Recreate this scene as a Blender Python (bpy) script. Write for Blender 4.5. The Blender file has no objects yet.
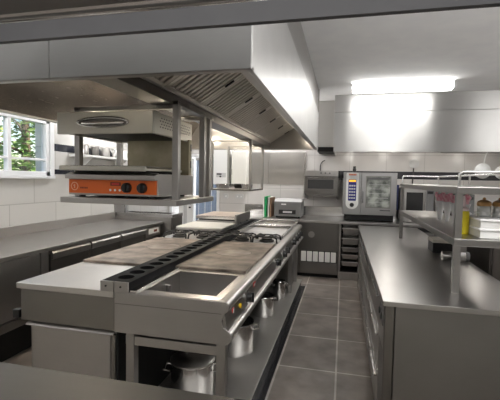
import bpy, bmesh, math, random
from mathutils import Vector, Matrix
random.seed(7)
C = bpy.context.scene.collection
PI = math.pi

# ------------------------------------------------------------------ materials
def mat(name, col, rough=.5, metal=0., spec=None, emit=None, estr=0., alpha=None, trans=0., coat=0.):
    m = bpy.data.materials.new(name); m.use_nodes = True
    b = m.node_tree.nodes['Principled BSDF']
    b.inputs['Base Color'].default_value = (*col, 1)
    b.inputs['Roughness'].default_value = rough
    b.inputs['Metallic'].default_value = metal
    if spec is not None: b.inputs['Specular IOR Level'].default_value = spec
    if emit: b.inputs['Emission Color'].default_value = (*emit, 1); b.inputs['Emission Strength'].default_value = estr
    if trans: b.inputs['Transmission Weight'].default_value = trans
    if coat: b.inputs['Coat Weight'].default_value = coat
    return m

def nd(m, t, **k):
    n = m.node_tree.nodes.new(t)
    for a, v in k.items(): setattr(n, a, v)
    return n

def steel(name, col=(.58, .56, .54), rough=.36, stretch=(2, 40, 40), amp=.05, bump=.0, blot=.05):
    """brushed stainless: streaky noise drives the gloss, broad blotches the tone of the finish"""
    m = mat(name, col, rough, 1.0)
    L = m.node_tree.links; b = m.node_tree.nodes['Principled BSDF']
    tc = nd(m, 'ShaderNodeTexCoord'); mp = nd(m, 'ShaderNodeMapping'); mp.inputs['Scale'].default_value = stretch
    n = nd(m, 'ShaderNodeTexNoise'); n.inputs['Scale'].default_value = 3; n.inputs['Detail'].default_value = 6
    L.new(tc.outputs['Object'], mp.inputs['Vector']); L.new(mp.outputs[0], n.inputs['Vector'])
    r = nd(m, 'ShaderNodeMapRange'); r.inputs['To Min'].default_value = max(.05, rough - amp); r.inputs['To Max'].default_value = rough + amp
    L.new(n.outputs['Fac'], r.inputs['Value']); L.new(r.outputs[0], b.inputs['Roughness'])
    n2 = nd(m, 'ShaderNodeTexNoise'); n2.inputs['Scale'].default_value = 3.2; n2.inputs['Detail'].default_value = 5
    L.new(tc.outputs['Object'], n2.inputs['Vector'])
    cr = nd(m, 'ShaderNodeValToRGB')
    lo = tuple(c * (1 - blot) for c in col); hi = tuple(min(1, c * (1 + blot)) for c in col)
    cr.color_ramp.elements[0].position = .3; cr.color_ramp.elements[0].color = (*lo, 1)
    cr.color_ramp.elements[1].position = .7; cr.color_ramp.elements[1].color = (*hi, 1)
    L.new(n2.outputs['Fac'], cr.inputs['Fac']); L.new(cr.outputs[0], b.inputs['Base Color'])
    if bump:
        bp = nd(m, 'ShaderNodeBump'); bp.inputs['Strength'].default_value = bump; bp.inputs['Distance'].default_value = .01
        L.new(n2.outputs['Fac'], bp.inputs['Height']); L.new(bp.outputs[0], b.inputs['Normal'])
    return m

def tiles(name, axes, bw, bh, phase, c1, c2, grout, mortar=.006, rough=.35, offset=0., mott=.0, bump=.25, rvar=0.):
    m = mat(name, c1, rough)
    L = m.node_tree.links; b = m.node_tree.nodes['Principled BSDF']
    tc = nd(m, 'ShaderNodeTexCoord'); sp = nd(m, 'ShaderNodeSeparateXYZ'); cb = nd(m, 'ShaderNodeCombineXYZ')
    L.new(tc.outputs['Object'], sp.inputs[0])
    for i in (0, 1):
        a = nd(m, 'ShaderNodeMath', operation='SUBTRACT'); a.inputs[1].default_value = phase[i]
        L.new(sp.outputs[axes[i]], a.inputs[0]); L.new(a.outputs[0], cb.inputs[i])
    br = nd(m, 'ShaderNodeTexBrick'); br.offset = offset; br.squash = 1
    br.inputs['Scale'].default_value = 1; br.inputs['Brick Width'].default_value = bw; br.inputs['Row Height'].default_value = bh
    br.inputs['Mortar Size'].default_value = mortar; br.inputs['Mortar Smooth'].default_value = .1
    br.inputs['Color1'].default_value = (*c1, 1); br.inputs['Color2'].default_value = (*c2, 1); br.inputs['Mortar'].default_value = (*grout, 1)
    L.new(cb.outputs[0], br.inputs['Vector'])
    out = br.outputs['Color']
    n = nd(m, 'ShaderNodeTexNoise'); n.inputs['Scale'].default_value = 5; n.inputs['Detail'].default_value = 8
    L.new(tc.outputs['Object'], n.inputs['Vector'])
    if mott:
        mr = nd(m, 'ShaderNodeMapRange'); mr.inputs['To Min'].default_value = 1 - mott; mr.inputs['To Max'].default_value = 1 + mott
        mr.inputs['From Min'].default_value = .3; mr.inputs['From Max'].default_value = .7
        L.new(n.outputs['Fac'], mr.inputs['Value'])
        mx = nd(m, 'ShaderNodeVectorMath', operation='SCALE'); L.new(out, mx.inputs[0]); L.new(mr.outputs[0], mx.inputs['Scale'])
        out = mx.outputs[0]
    L.new(out, b.inputs['Base Color'])
    if rvar:
        r = nd(m, 'ShaderNodeMapRange'); r.inputs['To Min'].default_value = rough - rvar; r.inputs['To Max'].default_value = rough + rvar
        L.new(n.outputs['Fac'], r.inputs['Value']); L.new(r.outputs[0], b.inputs['Roughness'])
    bp = nd(m, 'ShaderNodeBump', invert=True); bp.inputs['Strength'].default_value = bump; bp.inputs['Distance'].default_value = .004
    L.new(br.outputs['Fac'], bp.inputs['Height']); L.new(bp.outputs[0], b.inputs['Normal'])
    return m

def blotchy(name, c1, c2, scale=4, rough=.6, metal=0., detail=8, p=(.35, .65), bump=0.):
    m = mat(name, c1, rough, metal); L = m.node_tree.links; b = m.node_tree.nodes['Principled BSDF']
    tc = nd(m, 'ShaderNodeTexCoord'); n = nd(m, 'ShaderNodeTexNoise'); n.inputs['Scale'].default_value = scale; n.inputs['Detail'].default_value = detail
    L.new(tc.outputs['Object'], n.inputs['Vector'])
    cr = nd(m, 'ShaderNodeValToRGB'); cr.color_ramp.elements[0].color = (*c1, 1); cr.color_ramp.elements[1].color = (*c2, 1)
    cr.color_ramp.elements[0].position, cr.color_ramp.elements[1].position = p
    L.new(n.outputs['Fac'], cr.inputs['Fac']); L.new(cr.outputs[0], b.inputs['Base Color'])
    if bump:
        bp = nd(m, 'ShaderNodeBump'); bp.inputs['Strength'].default_value = bump; bp.inputs['Distance'].default_value = .01
        L.new(n.outputs['Fac'], bp.inputs['Height']); L.new(bp.outputs[0], b.inputs['Normal'])
    return m

M = dict(
    floor=tiles('floor_tile', (0, 1), .465, .655, (-.475, .487), (.25, .218, .196), (.205, .178, .16), (.50, .465, .425), .0075, .42, 0., .32, .3, .1),
    tile_left=tiles('wall_tile_pale', (1, 2), .66, .32, (.30, .26), (.66, .65, .625), (.63, .62, .60), (.48, .47, .45), .005, .22, .5),
    tile_back=tiles('wall_tile_beige', (0, 2), .60, .30, (.1, .17), (.60, .58, .565), (.57, .55, .535), (.44, .425, .41), .005, .25, .0),
    plaster=blotchy('ceiling_paint', (.90, .90, .90), (.86, .86, .87), 6, .8, bump=.12),
    lintel=blotchy('grey_paint', (.115, .115, .122), (.10, .10, .107), 5, .6),
    darkwall=mat('dim_wall_paint', (.55, .54, .52), .8),
    black_tile=mat('black_border_tile', (.018, .018, .022), .25),
    navy_tile=mat('dark_border_tile', (.022, .024, .035), .25),
    steel=steel('brushed_steel', (0.452, 0.437, 0.421)),
    steel_end=steel('range_end_steel', (0.43, 0.415, 0.40), .5, (2, 40, 40), .06),
    steel_top=steel('worktop_steel', (0.448, 0.436, 0.424), .29, (8, 2, 8), .015, 0, .03),
    steel_top2=steel('worktop_steel_fine', (0.528, 0.515, 0.502), .34, (2, 8, 8), .02, 0, .04),
    steel_v=steel('steel_vertical_brush', (0.383, 0.373, 0.360), .34, (40, 40, 2), .04),
    steel_hood=steel('hood_steel', (0.581, 0.576, 0.568), .40, (30, 30, 2), .04),
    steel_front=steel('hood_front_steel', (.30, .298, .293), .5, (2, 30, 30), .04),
    steel_dark=steel('dark_steel', (0.211, 0.202, 0.192), .33, (40, 40, 2), .04),
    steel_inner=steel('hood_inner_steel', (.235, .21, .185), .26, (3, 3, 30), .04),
    steel_polish=steel('polished_steel', (0.648, 0.639, 0.630), .16, (10, 10, 10), .02, blot=.03),
    steel_cream=steel('warm_pale_steel', (0.612, 0.595, 0.535), .36, (2, 30, 30), .04, blot=.05),
    filter=mat('filter_steel', (.62, .58, .52), .38, 1.),
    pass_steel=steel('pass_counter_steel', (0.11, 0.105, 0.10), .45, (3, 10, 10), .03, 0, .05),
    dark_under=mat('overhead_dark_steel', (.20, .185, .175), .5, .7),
    iron=blotchy('cast_iron', (.018, .017, .016), (.045, .042, .04), 20, .55, .3),
    plate=blotchy('seasoned_plate', (.045, .034, .026), (.36, .29, .235), 6.5, .52, .25, p=(.27, .72)),
    black=mat('black_plastic', (.012, .012, .013), .3),
    gap_shade=mat('painted_gap_shade', (.006, .006, .006), .7),  # near-black puts the shade of toe spaces and recesses into the colour
    rubber=mat('black_rubber', (.02, .02, .02), .6),
    orange=mat('orange_fascia', (.70, .135, .018), .35),
    orange_pale=mat('pale_print', (.85, .45, .28), .5),
    dark_print=mat('dark_print', (.20, .03, .01), .4),
    white=mat('white_enamel', (.80, .80, .79), .35),
    cream=mat('cream_enamel', (.76, .74, .68), .4),
    upvc=mat('white_frame', (.82, .83, .85), .35),
    red=mat('red_sticker', (.62, .05, .04), .4),
    yellow=mat('yellow_button', (.85, .55, .03), .35),
    green=mat('green_board', (.02, .36, .12), .45),
    board_white=mat('white_board', (.80, .80, .77), .45),
    board_brown=mat('brown_board', (.34, .20, .12), .5),
    blue=mat('blue_screen', (.035, .035, .16), .2, emit=(.05, .06, .4), estr=.08),
    orange_lit=mat('orange_screen', (.9, .4, .02), .3, emit=(1, .45, .03), estr=.8),
    grey=mat('grey_plastic', (.17, .17, .172), .4),
    grey_pale=mat('pale_grey', (.55, .55, .55), .4),
    glass_dark=mat('dark_oven_glass', (.035, .035, .036), .08, coat=.3),
    glass_clear=mat('window_glass', (1, 1, 1), 0., trans=1.),
    strip=mat('bluish_strip_plastic', (.30, .38, .52), .25, trans=.25),
    tube=mat('tube_light', (1, 1, 1), .5, emit=(1, .985, .95), estr=12),
    lampglow=mat('lamp_glow', (1, 1, 1), .5, emit=(1, .92, .80), estr=7),
    pink=blotchy('pink_plastic', (.75, .16, .28), (.90, .62, .66), 30, .4),
    pinkwhite=mat('pink_white_plastic', (.88, .72, .74), .4),
    cone=mat('white_cone_plastic', (.93, .92, .92), .5),
    yellow_p=mat('yellow_bottle_plastic', (.80, .66, .02), .35),
    wood=blotchy('turned_wood', (.40, .21, .07), (.58, .34, .13), 12, .4),
    jar=mat('jar_glass', (.62, .63, .62), .12, .5),
    brown=blotchy('dark_brown_laminate', (.055, .046, .040), (.075, .064, .056), 3, .5),
    ceramic=mat('white_ceramic', (.82, .82, .80), .2),
    paper=mat('pale_beige_tray', (.66, .62, .55), .6),
    leaf_a=blotchy('leaf_yellow_green', (.16, .26, .04), (.34, .38, .08), 3, .6),
    leaf_b=blotchy('leaf_blue_green', (.035, .10, .075), (.08, .17, .13), 3, .6),
    leaf_c=blotchy('leaf_mid_green', (.06, .16, .04), (.15, .26, .07), 3, .6),
    bark=blotchy('bark', (.08, .06, .045), (.14, .11, .085), 10, .9),
    grass=blotchy('lawn_grass', (.05, .12, .02), (.10, .19, .04), 8, .9),
    outside=mat('outside_wall', (.5, .5, .5), .8),
)

# ------------------------------------------------------------------ mesh builder
M['grid_lip'] = mat('pale_worn_metal', (.62, .61, .55), .45, .6)
M['back'] = blotchy('browned_steel', (.36, .32, .21), (.52, .47, .35), 6, .45, .6)
M['oven_glass_reflections'] = blotchy('oven_glass_reflections', (.14, .15, .14), (.46, .48, .44), 9, .12, p=(.38, .62))  # pale blotches paint bright reflections into the door glass
M['steel_combi'] = steel('combi_steel', (.34, .335, .33), .4, (2, 20, 20), .05)
def aniso(m, t, a=.85, r=0.):
    b = m.node_tree.nodes['Principled BSDF']; c = nd(m, 'ShaderNodeCombineXYZ')
    for i in range(3): c.inputs[i].default_value = t[i]
    m.node_tree.links.new(c.outputs[0], b.inputs['Tangent']); b.inputs['Anisotropic'].default_value = a; b.inputs['Anisotropic Rotation'].default_value = r
    return m
M['hood_end'] = steel('hood_end_steel', (.43, .41, .385), .34, (3, 3, 30), .04)
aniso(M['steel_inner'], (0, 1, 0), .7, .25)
M['navy_b'] = mat('navy_plastic', (.02, .03, .12), .5)
M['tan'] = blotchy('tan_plate', (.38, .30, .24), (.52, .45, .38), 7, .5, .2)
M['steel_end2'] = steel('well_steel', (.60, .585, .56), .48, (10, 10, 10), .05)
M['steel_hood2'] = aniso(steel('back_hood_steel', (.50, .495, .485), .34, (2, 30, 30), .04), (0, 0, 1))
M['steel_soft'] = steel('satin_steel', (.66, .645, .625), .34, (6, 6, 6), .04)
M['steel_dark2'] = steel('end_panel_steel', (.27, .263, .255), .42, (2, 20, 20), .04)
M['holder'] = mat('black_holder_strip', (.009, .009, .010), .6, spec=.12)

class MB:
    def __init__(s): s.bm = bmesh.new()
    def face(s, pts):
        vs = [s.bm.verts.new(p) for p in pts]
        return s.bm.faces.new(vs)
    def box(s, x0, x1, y0, y1, z0, z1):
        v = [s.bm.verts.new((x, y, z)) for z in (z0, z1) for y in (y0, y1) for x in (x0, x1)]
        for f in ((0, 2, 3, 1), (4, 5, 7, 6), (0, 1, 5, 4), (2, 6, 7, 3), (0, 4, 6, 2), (1, 3, 7, 5)):
            s.bm.faces.new([v[i] for i in f])
        return s
    def prism(s, poly, vec):
        """closed polygon of 3D points swept along vec"""
        a = [s.bm.verts.new(p) for p in poly]; b = [s.bm.verts.new(Vector(p) + Vector(vec)) for p in poly]
        n = len(a)
        s.bm.faces.new(a[::-1]); s.bm.faces.new(b)
        for i in range(n): s.bm.faces.new((a[i], a[(i + 1) % n], b[(i + 1) % n], b[i]))
        return s
    def tube(s, pts, r, seg=10, closed=False):
        pts = [Vector(p) for p in pts]; n = len(pts); rings = []
        rr = r if isinstance(r, (list, tuple)) else [r] * n
        up = None
        for i, p in enumerate(pts):
            if closed: t = pts[(i + 1) % n] - pts[i - 1]
            else: t = pts[min(i + 1, n - 1)] - pts[max(i - 1, 0)]
            t.normalize()
            if up is None or abs(up.dot(t)) > .98:
                up = Vector((0, 0, 1)) if abs(t.z) < .9 else Vector((1, 0, 0))
            u = t.cross(up).normalized(); w = u.cross(t).normalized(); up = w
            rings.append([s.bm.verts.new(p + (u * math.cos(a) + w * math.sin(a)) * rr[i]) for a in [2 * PI * k / seg for k in range(seg)]])
        m = n if closed else n - 1
        for i in range(m):
            A, B = rings[i], rings[(i + 1) % n]
            for k in range(seg): s.bm.faces.new((A[k], A[(k + 1) % seg], B[(k + 1) % seg], B[k]))
        if not closed: s.bm.faces.new(rings[0][::-1]); s.bm.faces.new(rings[-1])
        return s
    def lathe(s, prof, c=(0, 0, 0), seg=28, axis='Z'):
        """profile of (radius, height); open profile revolved about the axis through c"""
        c = Vector(c); rings = []
        def P(r, h, a):
            x, y = r * math.cos(a), r * math.sin(a)
            return c + {'Z': Vector((x, y, h)), 'X': Vector((h, x, y)), 'Y': Vector((y, h, x))}[axis]
        for r, h in prof:
            if r < 1e-6: rings.append([s.bm.verts.new(P(0, h, 0))])
            else: rings.append([s.bm.verts.new(P(r, h, 2 * PI * k / seg)) for k in range(seg)])
        for A, B in zip(rings, rings[1:]):
            for k in range(seg):
                q = (k + 1) % seg
                if len(A) == 1 and len(B) == 1: continue
                if len(A) == 1: s.bm.faces.new((A[0], B[q], B[k]))
                elif len(B) == 1: s.bm.faces.new((A[k], A[q], B[0]))
                else: s.bm.faces.new((A[k], A[q], B[q], B[k]))
        return s
    def build(s, name, m, parent=None, bevel=0., smooth=False, seg=2, keep=False):
        bmesh.ops.recalc_face_normals(s.bm, faces=s.bm.faces)
        off = Vector()
        if parent is not None:
            p = parent
            while p: off += p.location; p = p.parent
        elif not keep:
            xs = [v.co for v in s.bm.verts]
            lo = Vector([min(v[i] for v in xs) for i in range(3)]); hi = Vector([max(v[i] for v in xs) for i in range(3)])
            off = Vector(((lo.x + hi.x) / 2, (lo.y + hi.y) / 2, lo.z))
        bmesh.ops.translate(s.bm, verts=s.bm.verts, vec=-off)
        me = bpy.data.meshes.new(name); s.bm.to_mesh(me); s.bm.free()
        if smooth:
            for f in me.polygons: f.use_smooth = True
        o = bpy.data.objects.new(name, me); C.objects.link(o)
        me.materials.append(M[m])
        if parent is not None: o.parent = parent
        elif not keep: o.location = off
        if bevel:
            b = o.modifiers.new('bevel', 'BEVEL'); b.width = bevel; b.segments = seg; b.limit_method = 'ANGLE'; b.angle_limit = math.radians(40)
        if smooth:
            try:
                for e in me.edges: pass
                me.set_sharp_from_angle(angle=math.radians(40))
            except Exception: pass
        return o

def tag(o, label=None, cat=None, group=None, kind=None):
    if label: o['label'] = label
    if cat: o['category'] = cat
    if group: o['group'] = group
    if kind: o['kind'] = kind
    return o
def thing(name, loc, label, cat, group=None):
    o = bpy.data.objects.new(name, None); C.objects.link(o); o.location = loc; o.empty_display_size = .1
    return tag(o, label, cat, group)
def box(name, m, parent, x0, x1, y0, y1, z0, z1, bevel=.003):
    return MB().box(x0, x1, y0, y1, z0, z1).build(name, m, parent, bevel)
def struct(name, mb, m, parent=None):
    o = mb.build(name, m, parent, keep=True); tag(o, kind='structure'); return o
def copy_tree(o, parent=None):
    c = o.copy(); C.objects.link(c)
    if parent: c.parent = parent
    for ch in list(o.children): copy_tree(ch, c)
    return c

# ------------------------------------------------------------------ the room
XL, XR, YF, YB, ZC = -3.3, 3.3, -2.2, 6.95, 2.78
struct('floor', MB().box(XL - .2, XR + .2, YF, 8.6, -.1, 0), 'floor')
struct('ceiling', MB().box(XL - .2, XR + .2, YF, 8.6, ZC, ZC + .1), 'plaster')
WY0, WY1, WZ0, WZ1 = 1.9, 3.84, 1.52, 2.16
wl = MB().box(XL - .2, XL, YF, WY0, 0, ZC).box(XL - .2, XL, WY1, 8.6, 0, ZC).box(XL - .2, XL, WY0, WY1, 0, WZ0).box(XL - .2, XL, WY0, WY1, WZ1, ZC)
struct('wall_left', wl, 'tile_left')
DX0, DX1, DZ = -3.2, -2.3, 1.93
wb = MB().box(DX1, XR + .2, YB, YB + .15, 0, ZC).box(XL, DX0, YB, YB + .15, 0, ZC).box(DX0, DX1, YB, YB + .15, DZ, ZC)
struct('wall_back', wb, 'tile_back')
struct('wall_right', MB().box(XR, XR + .2, YF, 8.6, 0, ZC), 'tile_left')
struct('wall_front', MB().box(XL, XR, YF - .15, YF, 0, ZC), 'darkwall')
struct('wall_passage', MB().box(XL, -1.2, 8.45, 8.6, 0, ZC).box(-1.35, -1.2, YB + .15, 8.45, 0, ZC), 'white')
struct('trim_1', MB().box(XL, XR, 1.0, 1.02, 1.935, ZC), 'lintel')                     # grey facing of the beam
struct('trim_7', MB().box(XL, XR, 1.02, 1.16, 2.01, ZC), 'plaster')                     # beam over the serving opening
struct('trim_2', MB().box(XL - .01, XL + .004, 3.90, 6.95, 1.815, 1.90), 'navy_tile')  # upper black tile band
struct('trim_3', MB().box(XL - .01, XL + .004, 3.90, 6.95, 1.545, 1.60), 'navy_tile')  # lower black tile band
struct('trim_4', MB().box(-.60, XR, YB - .004, YB + .01, 1.575, 1.70), 'black_tile')   # band along the back wall
struct('trim_5', MB().box(-.42, -.16, 6.30, YB, 2.06, ZC), 'darkwall')                 # boxed-in riser between the two hoods
struct('trim_6', MB().box(-.42, -.16, 6.34, YB, 1.99, 2.06), 'gap_shade')  # black block, the darkness under the riser put in as colour

# window in the left wall
win = bpy.data.objects.new('window_1', None); C.objects.link(win); win.location = (XL, 2.9, WZ0); tag(win, kind='structure')
f = MB()
for z0, z1 in ((WZ0, WZ0 + .05), (WZ1 - .05, WZ1)): f.box(XL - .07, XL - .0, WY0, WY1, z0, z1)
for y0, y1 in ((WY0, WY0 + .05), (WY1 - .055, WY1)): f.box(XL - .07, XL - .0, y0, y1, WZ0, WZ1)
tag(f.build('window_frame', 'upvc', win, .004), kind='structure')
f = MB()
for y in (2.62, 3.29): f.box(XL - .065, XL - .005, y - .022, y + .022, WZ0 + .05, WZ1 - .05)
f.box(XL - .06, XL - .01, WY0 + .05, WY1 - .05, 1.69, 1.715)
tag(f.build('window_bar', 'upvc', win, .004), kind='structure')
tag(MB().box(XL - .042, XL - .038, WY0 + .05, WY1 - .05, WZ0 + .05, WZ1 - .05).build('window_pane', 'glass_clear', win), kind='structure')
tag(MB().box(XL - .13, XL + .05, WY0 - .02, WY1 + .03, WZ0 - .03, WZ0).build('window_sill', 'upvc', win, .004), kind='structure')
tag(MB().box(XL - .02, XL + .012, WY1, WY1 + .06, WZ0, WZ1 + .03).build('window_casing', 'upvc', win, .003), kind='structure')

# doorway in the back wall, its white leaf, and the strip curtain beside it
d = bpy.data.objects.new('door_1', None); C.objects.link(d); d.location = (-2.9, YB, 0); tag(d, kind='structure')
tag(MB().box(-2.90, -2.78, YB + .0, YB + .05, .0, 1.9).box(-3.07, -2.98, YB, YB + .05, 0, 1.9).build('door_leaf', 'white', d, .004), kind='structure')
tag(MB().box(-2.98, -2.90, YB + .02, YB + .04, 0, 1.9).build('door_panel', 'grey_pale', d), kind='structure')
tag(MB().box(-2.86, -2.82, YB - .012, YB, 1.02, 1.05).box(-2.86, -2.82, YB - .012, YB, .95, .98).build('door_latch', 'black', d), kind='structure')
tag(MB().box(DX0 - .05, DX0, YB - .02, YB, 0, DZ + .05).box(DX1, DX1 + .05, YB - .02, YB, 0, DZ + .05).box(DX0, DX1, YB - .02, YB, DZ, DZ + .05).build('door_frame', 'upvc', d), kind='structure')
sc = thing('strip_curtain', (-2.54, YB + .08, 0), 'bluish translucent plastic strip curtain hanging in the back doorway', 'curtain')
box('curtain_rail', 'steel', sc, -2.77, -2.31, YB + .06, YB + .10, 1.87, 1.92)
for i in range(7):
    x = -2.75 + i * .063
    MB().prism([(x, YB + .075 + .01 * (i % 2), .03), (x + .02, YB + .068 + .01 * (i % 2), .03), (x + .058, YB + .075 + .01 * (i % 2), .03), (x + .058, YB + .08 + .01 * (i % 2), .03), (x, YB + .08 + .01 * (i % 2), .03)], (0, 0, 1.85)).build('strip', 'strip', sc)

# outside the window: lawn and trees
tag(MB().box(-26, -3.5, -6, 26, -.5, -.302).build('lawn', 'grass', keep=True), 'green lawn beyond the left window', 'lawn', kind='stuff')
def tree(x, y, h, r, leaf, n, label, conifer=False):
    t = thing('tree', (x, y, -.3), label, 'tree', 'trees outside the window')
    MB().tube([(x, y, -.3), (x + .05, y, h * .35), (x - .05, y + .1, h * .7), (x, y, h * .95)], [.16, .13, .08, .02], 8).build('trunk', 'bark', t, smooth=True)
    b = MB()
    for k in range(6):
        a = k * 1.05 + x; z = h * (.3 + .09 * k); q = r * .8
        b.tube([(x, y, z), (x + q * .5 * math.cos(a), y + q * .5 * math.sin(a), z + .25), (x + q * math.cos(a), y + q * math.sin(a), z + .35)], [.05, .03, .012], 6)
    b.build('branch', 'bark', t, smooth=True)
    f = MB(); R = random.Random(int(x * 10 + y * 100))
    for i in range(n):
        u = R.random(); a = R.uniform(0, 2 * PI)
        if conifer: z = h * (.12 + .88 * u); rad = r * (1 - u) * R.random() ** .4 + .05
        else:
            z = h * (.22 + .78 * u); rad = r * math.sqrt(max(0, 1 - (2 * u - 1) ** 2)) * R.random() ** .4
        rad *= .75 + .35 * math.sin(a * 3 + z * 2.5)
        c = Vector((x + rad * math.cos(a), y + rad * math.sin(a), z - .1)); s = R.uniform(.06, .13)
        q = Matrix.Rotation(R.uniform(0, 6.28), 3, 'Z') @ Matrix.Rotation(R.uniform(0, 3.14), 3, 'X')
        f.face([c + q @ Vector(v) * s for v in ((-1, 0, 0), (0, -.5, .15), (1, 0, 0), (0, .5, .15))])
    f.build('foliage', leaf, t)
tree(-8.2, 6.0, 5.2, 1.5, 'leaf_a', 2600, 'yellow-green leafy tree nearest the left edge of the window')
tree(-9.4, 9.9, 5.6, 1.6, 'leaf_c', 2600, 'mid green leafy tree in the middle of the right window pane')
tree(-13.8, 10.4, 8.0, 2.0, 'leaf_b', 2800, 'dark blue-green conifer behind the other trees outside', True)
tree(-13.5, 16.0, 7.5, 2.2, 'leaf_b', 2400, 'dark conifer furthest off by the right window jamb', True)

# ------------------------------------------------------------------ foreground pass
pc = thing('serving_counter', (0, .6, 0), 'dark steel serving counter across the bottom foreground edge', 'counter')
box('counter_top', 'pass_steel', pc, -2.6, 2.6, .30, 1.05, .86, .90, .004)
box('counter_body', 'cream', pc, -2.6, 2.6, .36, .98, .0, .86)
os_ = thing('overhead_shelf', (0, .45, 1.80), 'dark overhead shelf with pale rounded lip along the top foreground edge', 'shelf')
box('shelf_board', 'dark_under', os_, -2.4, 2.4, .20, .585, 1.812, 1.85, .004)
MB().tube([(-2.4, .602, 1.824), (2.4, .602, 1.824)], .017, 16).build('shelf_lip', 'steel_polish', os_, smooth=True)
for x in (-2.2, 2.2): MB().tube([(x, .4, 1.85), (x, .4, ZC)], .012, 8).build('hanger', 'steel', os_)

# ------------------------------------------------------------------ main extraction hood
HX0, HX1, HY0, HY1, HZ, HT = -2.28, -.355, 1.46, 5.5, 1.95, 2.46
h = thing('extraction_hood', (-1.3, 3.5, HZ), 'large steel island extraction hood with baffle filters above the cooking range', 'extraction hood')
T = .02
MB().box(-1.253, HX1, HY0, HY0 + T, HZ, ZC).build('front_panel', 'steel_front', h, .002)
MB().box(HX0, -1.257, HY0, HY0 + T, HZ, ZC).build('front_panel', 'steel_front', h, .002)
MB().box(HX1 - T, HX1, HY0 + T, HY1, HZ, HT).build('side_panel', 'steel_hood', h, .002)
MB().box(HX1 - T - .02, HX1 - .012, HY0 + T, HY1, HT, ZC).build('upper_panel', 'steel_v', h, .002)
MB().box(HX0, HX0 + T, HY0 + T, HY1, HZ, HT).build('side_panel', 'steel_hood', h, .002)
MB().box(HX0 + .02, HX0 + .04, HY0 + T, HY1, HT, ZC).build('upper_panel', 'steel_v', h, .002)
MB().box(HX0, HX1, HY1 - T, HY1, HZ, ZC).build('back_panel', 'hood_end', h, .002)
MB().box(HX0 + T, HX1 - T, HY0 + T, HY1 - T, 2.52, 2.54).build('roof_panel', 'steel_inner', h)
# inward lips along the bottom edges
MB().box(HX0, HX1, HY0 + T, HY0 + .05, HZ, HZ + .012).box(HX1 - .05, HX1 - T, HY0 + .05, HY1 - T, HZ, HZ + .012).box(HX0 + T, HX0 + .05, HY0 + .05, HY1 - T, HZ, HZ + .012).box(HX0 + T, HX1 - T, HY1 - .05, HY1 - T, HZ, HZ + .012).build('bottom_lip', 'steel', h)
# curved inner sheet on the left
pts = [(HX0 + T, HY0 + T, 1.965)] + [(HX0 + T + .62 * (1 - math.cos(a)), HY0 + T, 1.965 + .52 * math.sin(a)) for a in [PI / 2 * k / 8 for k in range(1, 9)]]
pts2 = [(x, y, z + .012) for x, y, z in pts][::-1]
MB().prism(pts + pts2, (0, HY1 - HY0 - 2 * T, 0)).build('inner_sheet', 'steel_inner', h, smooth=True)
# grease gutter and filter bank
GX, GZ, FX, FZ = -1.015, 2.045, -.67, 2.262
MB().box(-1.16, GX, HY0 + .025, 5.40, 1.975, 2.045).build('grease_gutter', 'steel_dark', h, .003)
MB().box(GX + .001, GX + .014, HY0 + .025, 5.40, 2.03, 2.05).build('gutter_rail', 'steel', h, .002)
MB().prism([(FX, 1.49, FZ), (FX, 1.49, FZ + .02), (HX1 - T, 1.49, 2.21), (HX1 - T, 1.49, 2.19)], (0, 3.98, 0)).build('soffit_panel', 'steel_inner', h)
MB().prism([(-1.16, 1.49, 2.05), (-1.16, 1.49, 2.065), (-1.45, 1.49, 2.42), (-1.45, 1.49, 2.405)], (0, 3.9, 0)).build('rear_filter_bank', 'filter', h)
sx, sz = FX - GX, FZ - GZ; sl = math.hypot(sx, sz); ux, uz = sx / sl, sz / sl
nx, nz = uz, -ux                                                     # towards the cooks
for k in range(7):
    y0 = 1.50 + k * .555
    # frame of each filter
    def slab(mb, y0, y1, s0, s1, d0, d1):
        p = [(GX + ux * s0 + nx * d0, y0, GZ + uz * s0 + nz * d0), (GX + ux * s1 + nx * d0, y0, GZ + uz * s1 + nz * d0),
             (GX + ux * s1 + nx * d1, y0, GZ + uz * s1 + nz * d1), (GX + ux * s0 + nx * d1, y0, GZ + uz * s0 + nz * d1)]
        mb.prism(p, (0, y1 - y0, 0))
    fm = MB()
    slab(fm, y0, y0 + .035, 0, sl, -.01, .012); slab(fm, y0 + .515, y0 + .55, 0, sl, -.01, .012)
    slab(fm, y0 + .035, y0 + .515, 0, .03, -.01, .012); slab(fm, y0 + .035, y0 + .515, sl - .03, sl, -.01, .012)
    fr = fm.build('baffle_filter', 'filter', h, .002)
    bm_ = MB(); slab(bm_, y0 + .035, y0 + .515, .03, sl - .03, -.03, -.022)
    for j in range(8):
        yy = y0 + .046 + j * .060; slab(bm_, yy, yy + .034, .03, sl - .03, -.008, .010)
    bm_.build('baffle', 'filter', fr, .004)
    hm = MB()
    slab(hm, y0 + .524, y0 + .540, sl * .58, sl * .76, .012, .022)
    hm.build('handle', 'black', fr)
for y in (2.4, 3.7, 5.0):
    l = MB().lathe([(0, 0), (.05, 0), (.055, -.02), (.04, -.045), (0, -.05)], (-1.75, y, 2.515), 16).build('bulkhead_lamp', 'lampglow', h, smooth=True)
for y in (4.6, ):
    MB().lathe([(0, 0), (.035, 0), (.038, -.015), (.026, -.03), (0, -.034)], (-.47, 5.35, 2.20), 16).build('bulkhead_lamp', 'lampglow', h, smooth=True)
    MB().lathe([(0, 0), (.035, 0), (.038, -.015), (.026, -.03), (0, -.034)], (-1.9, 5.35, 2.30), 16).build('bulkhead_lamp', 'lampglow', h, smooth=True)

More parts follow.
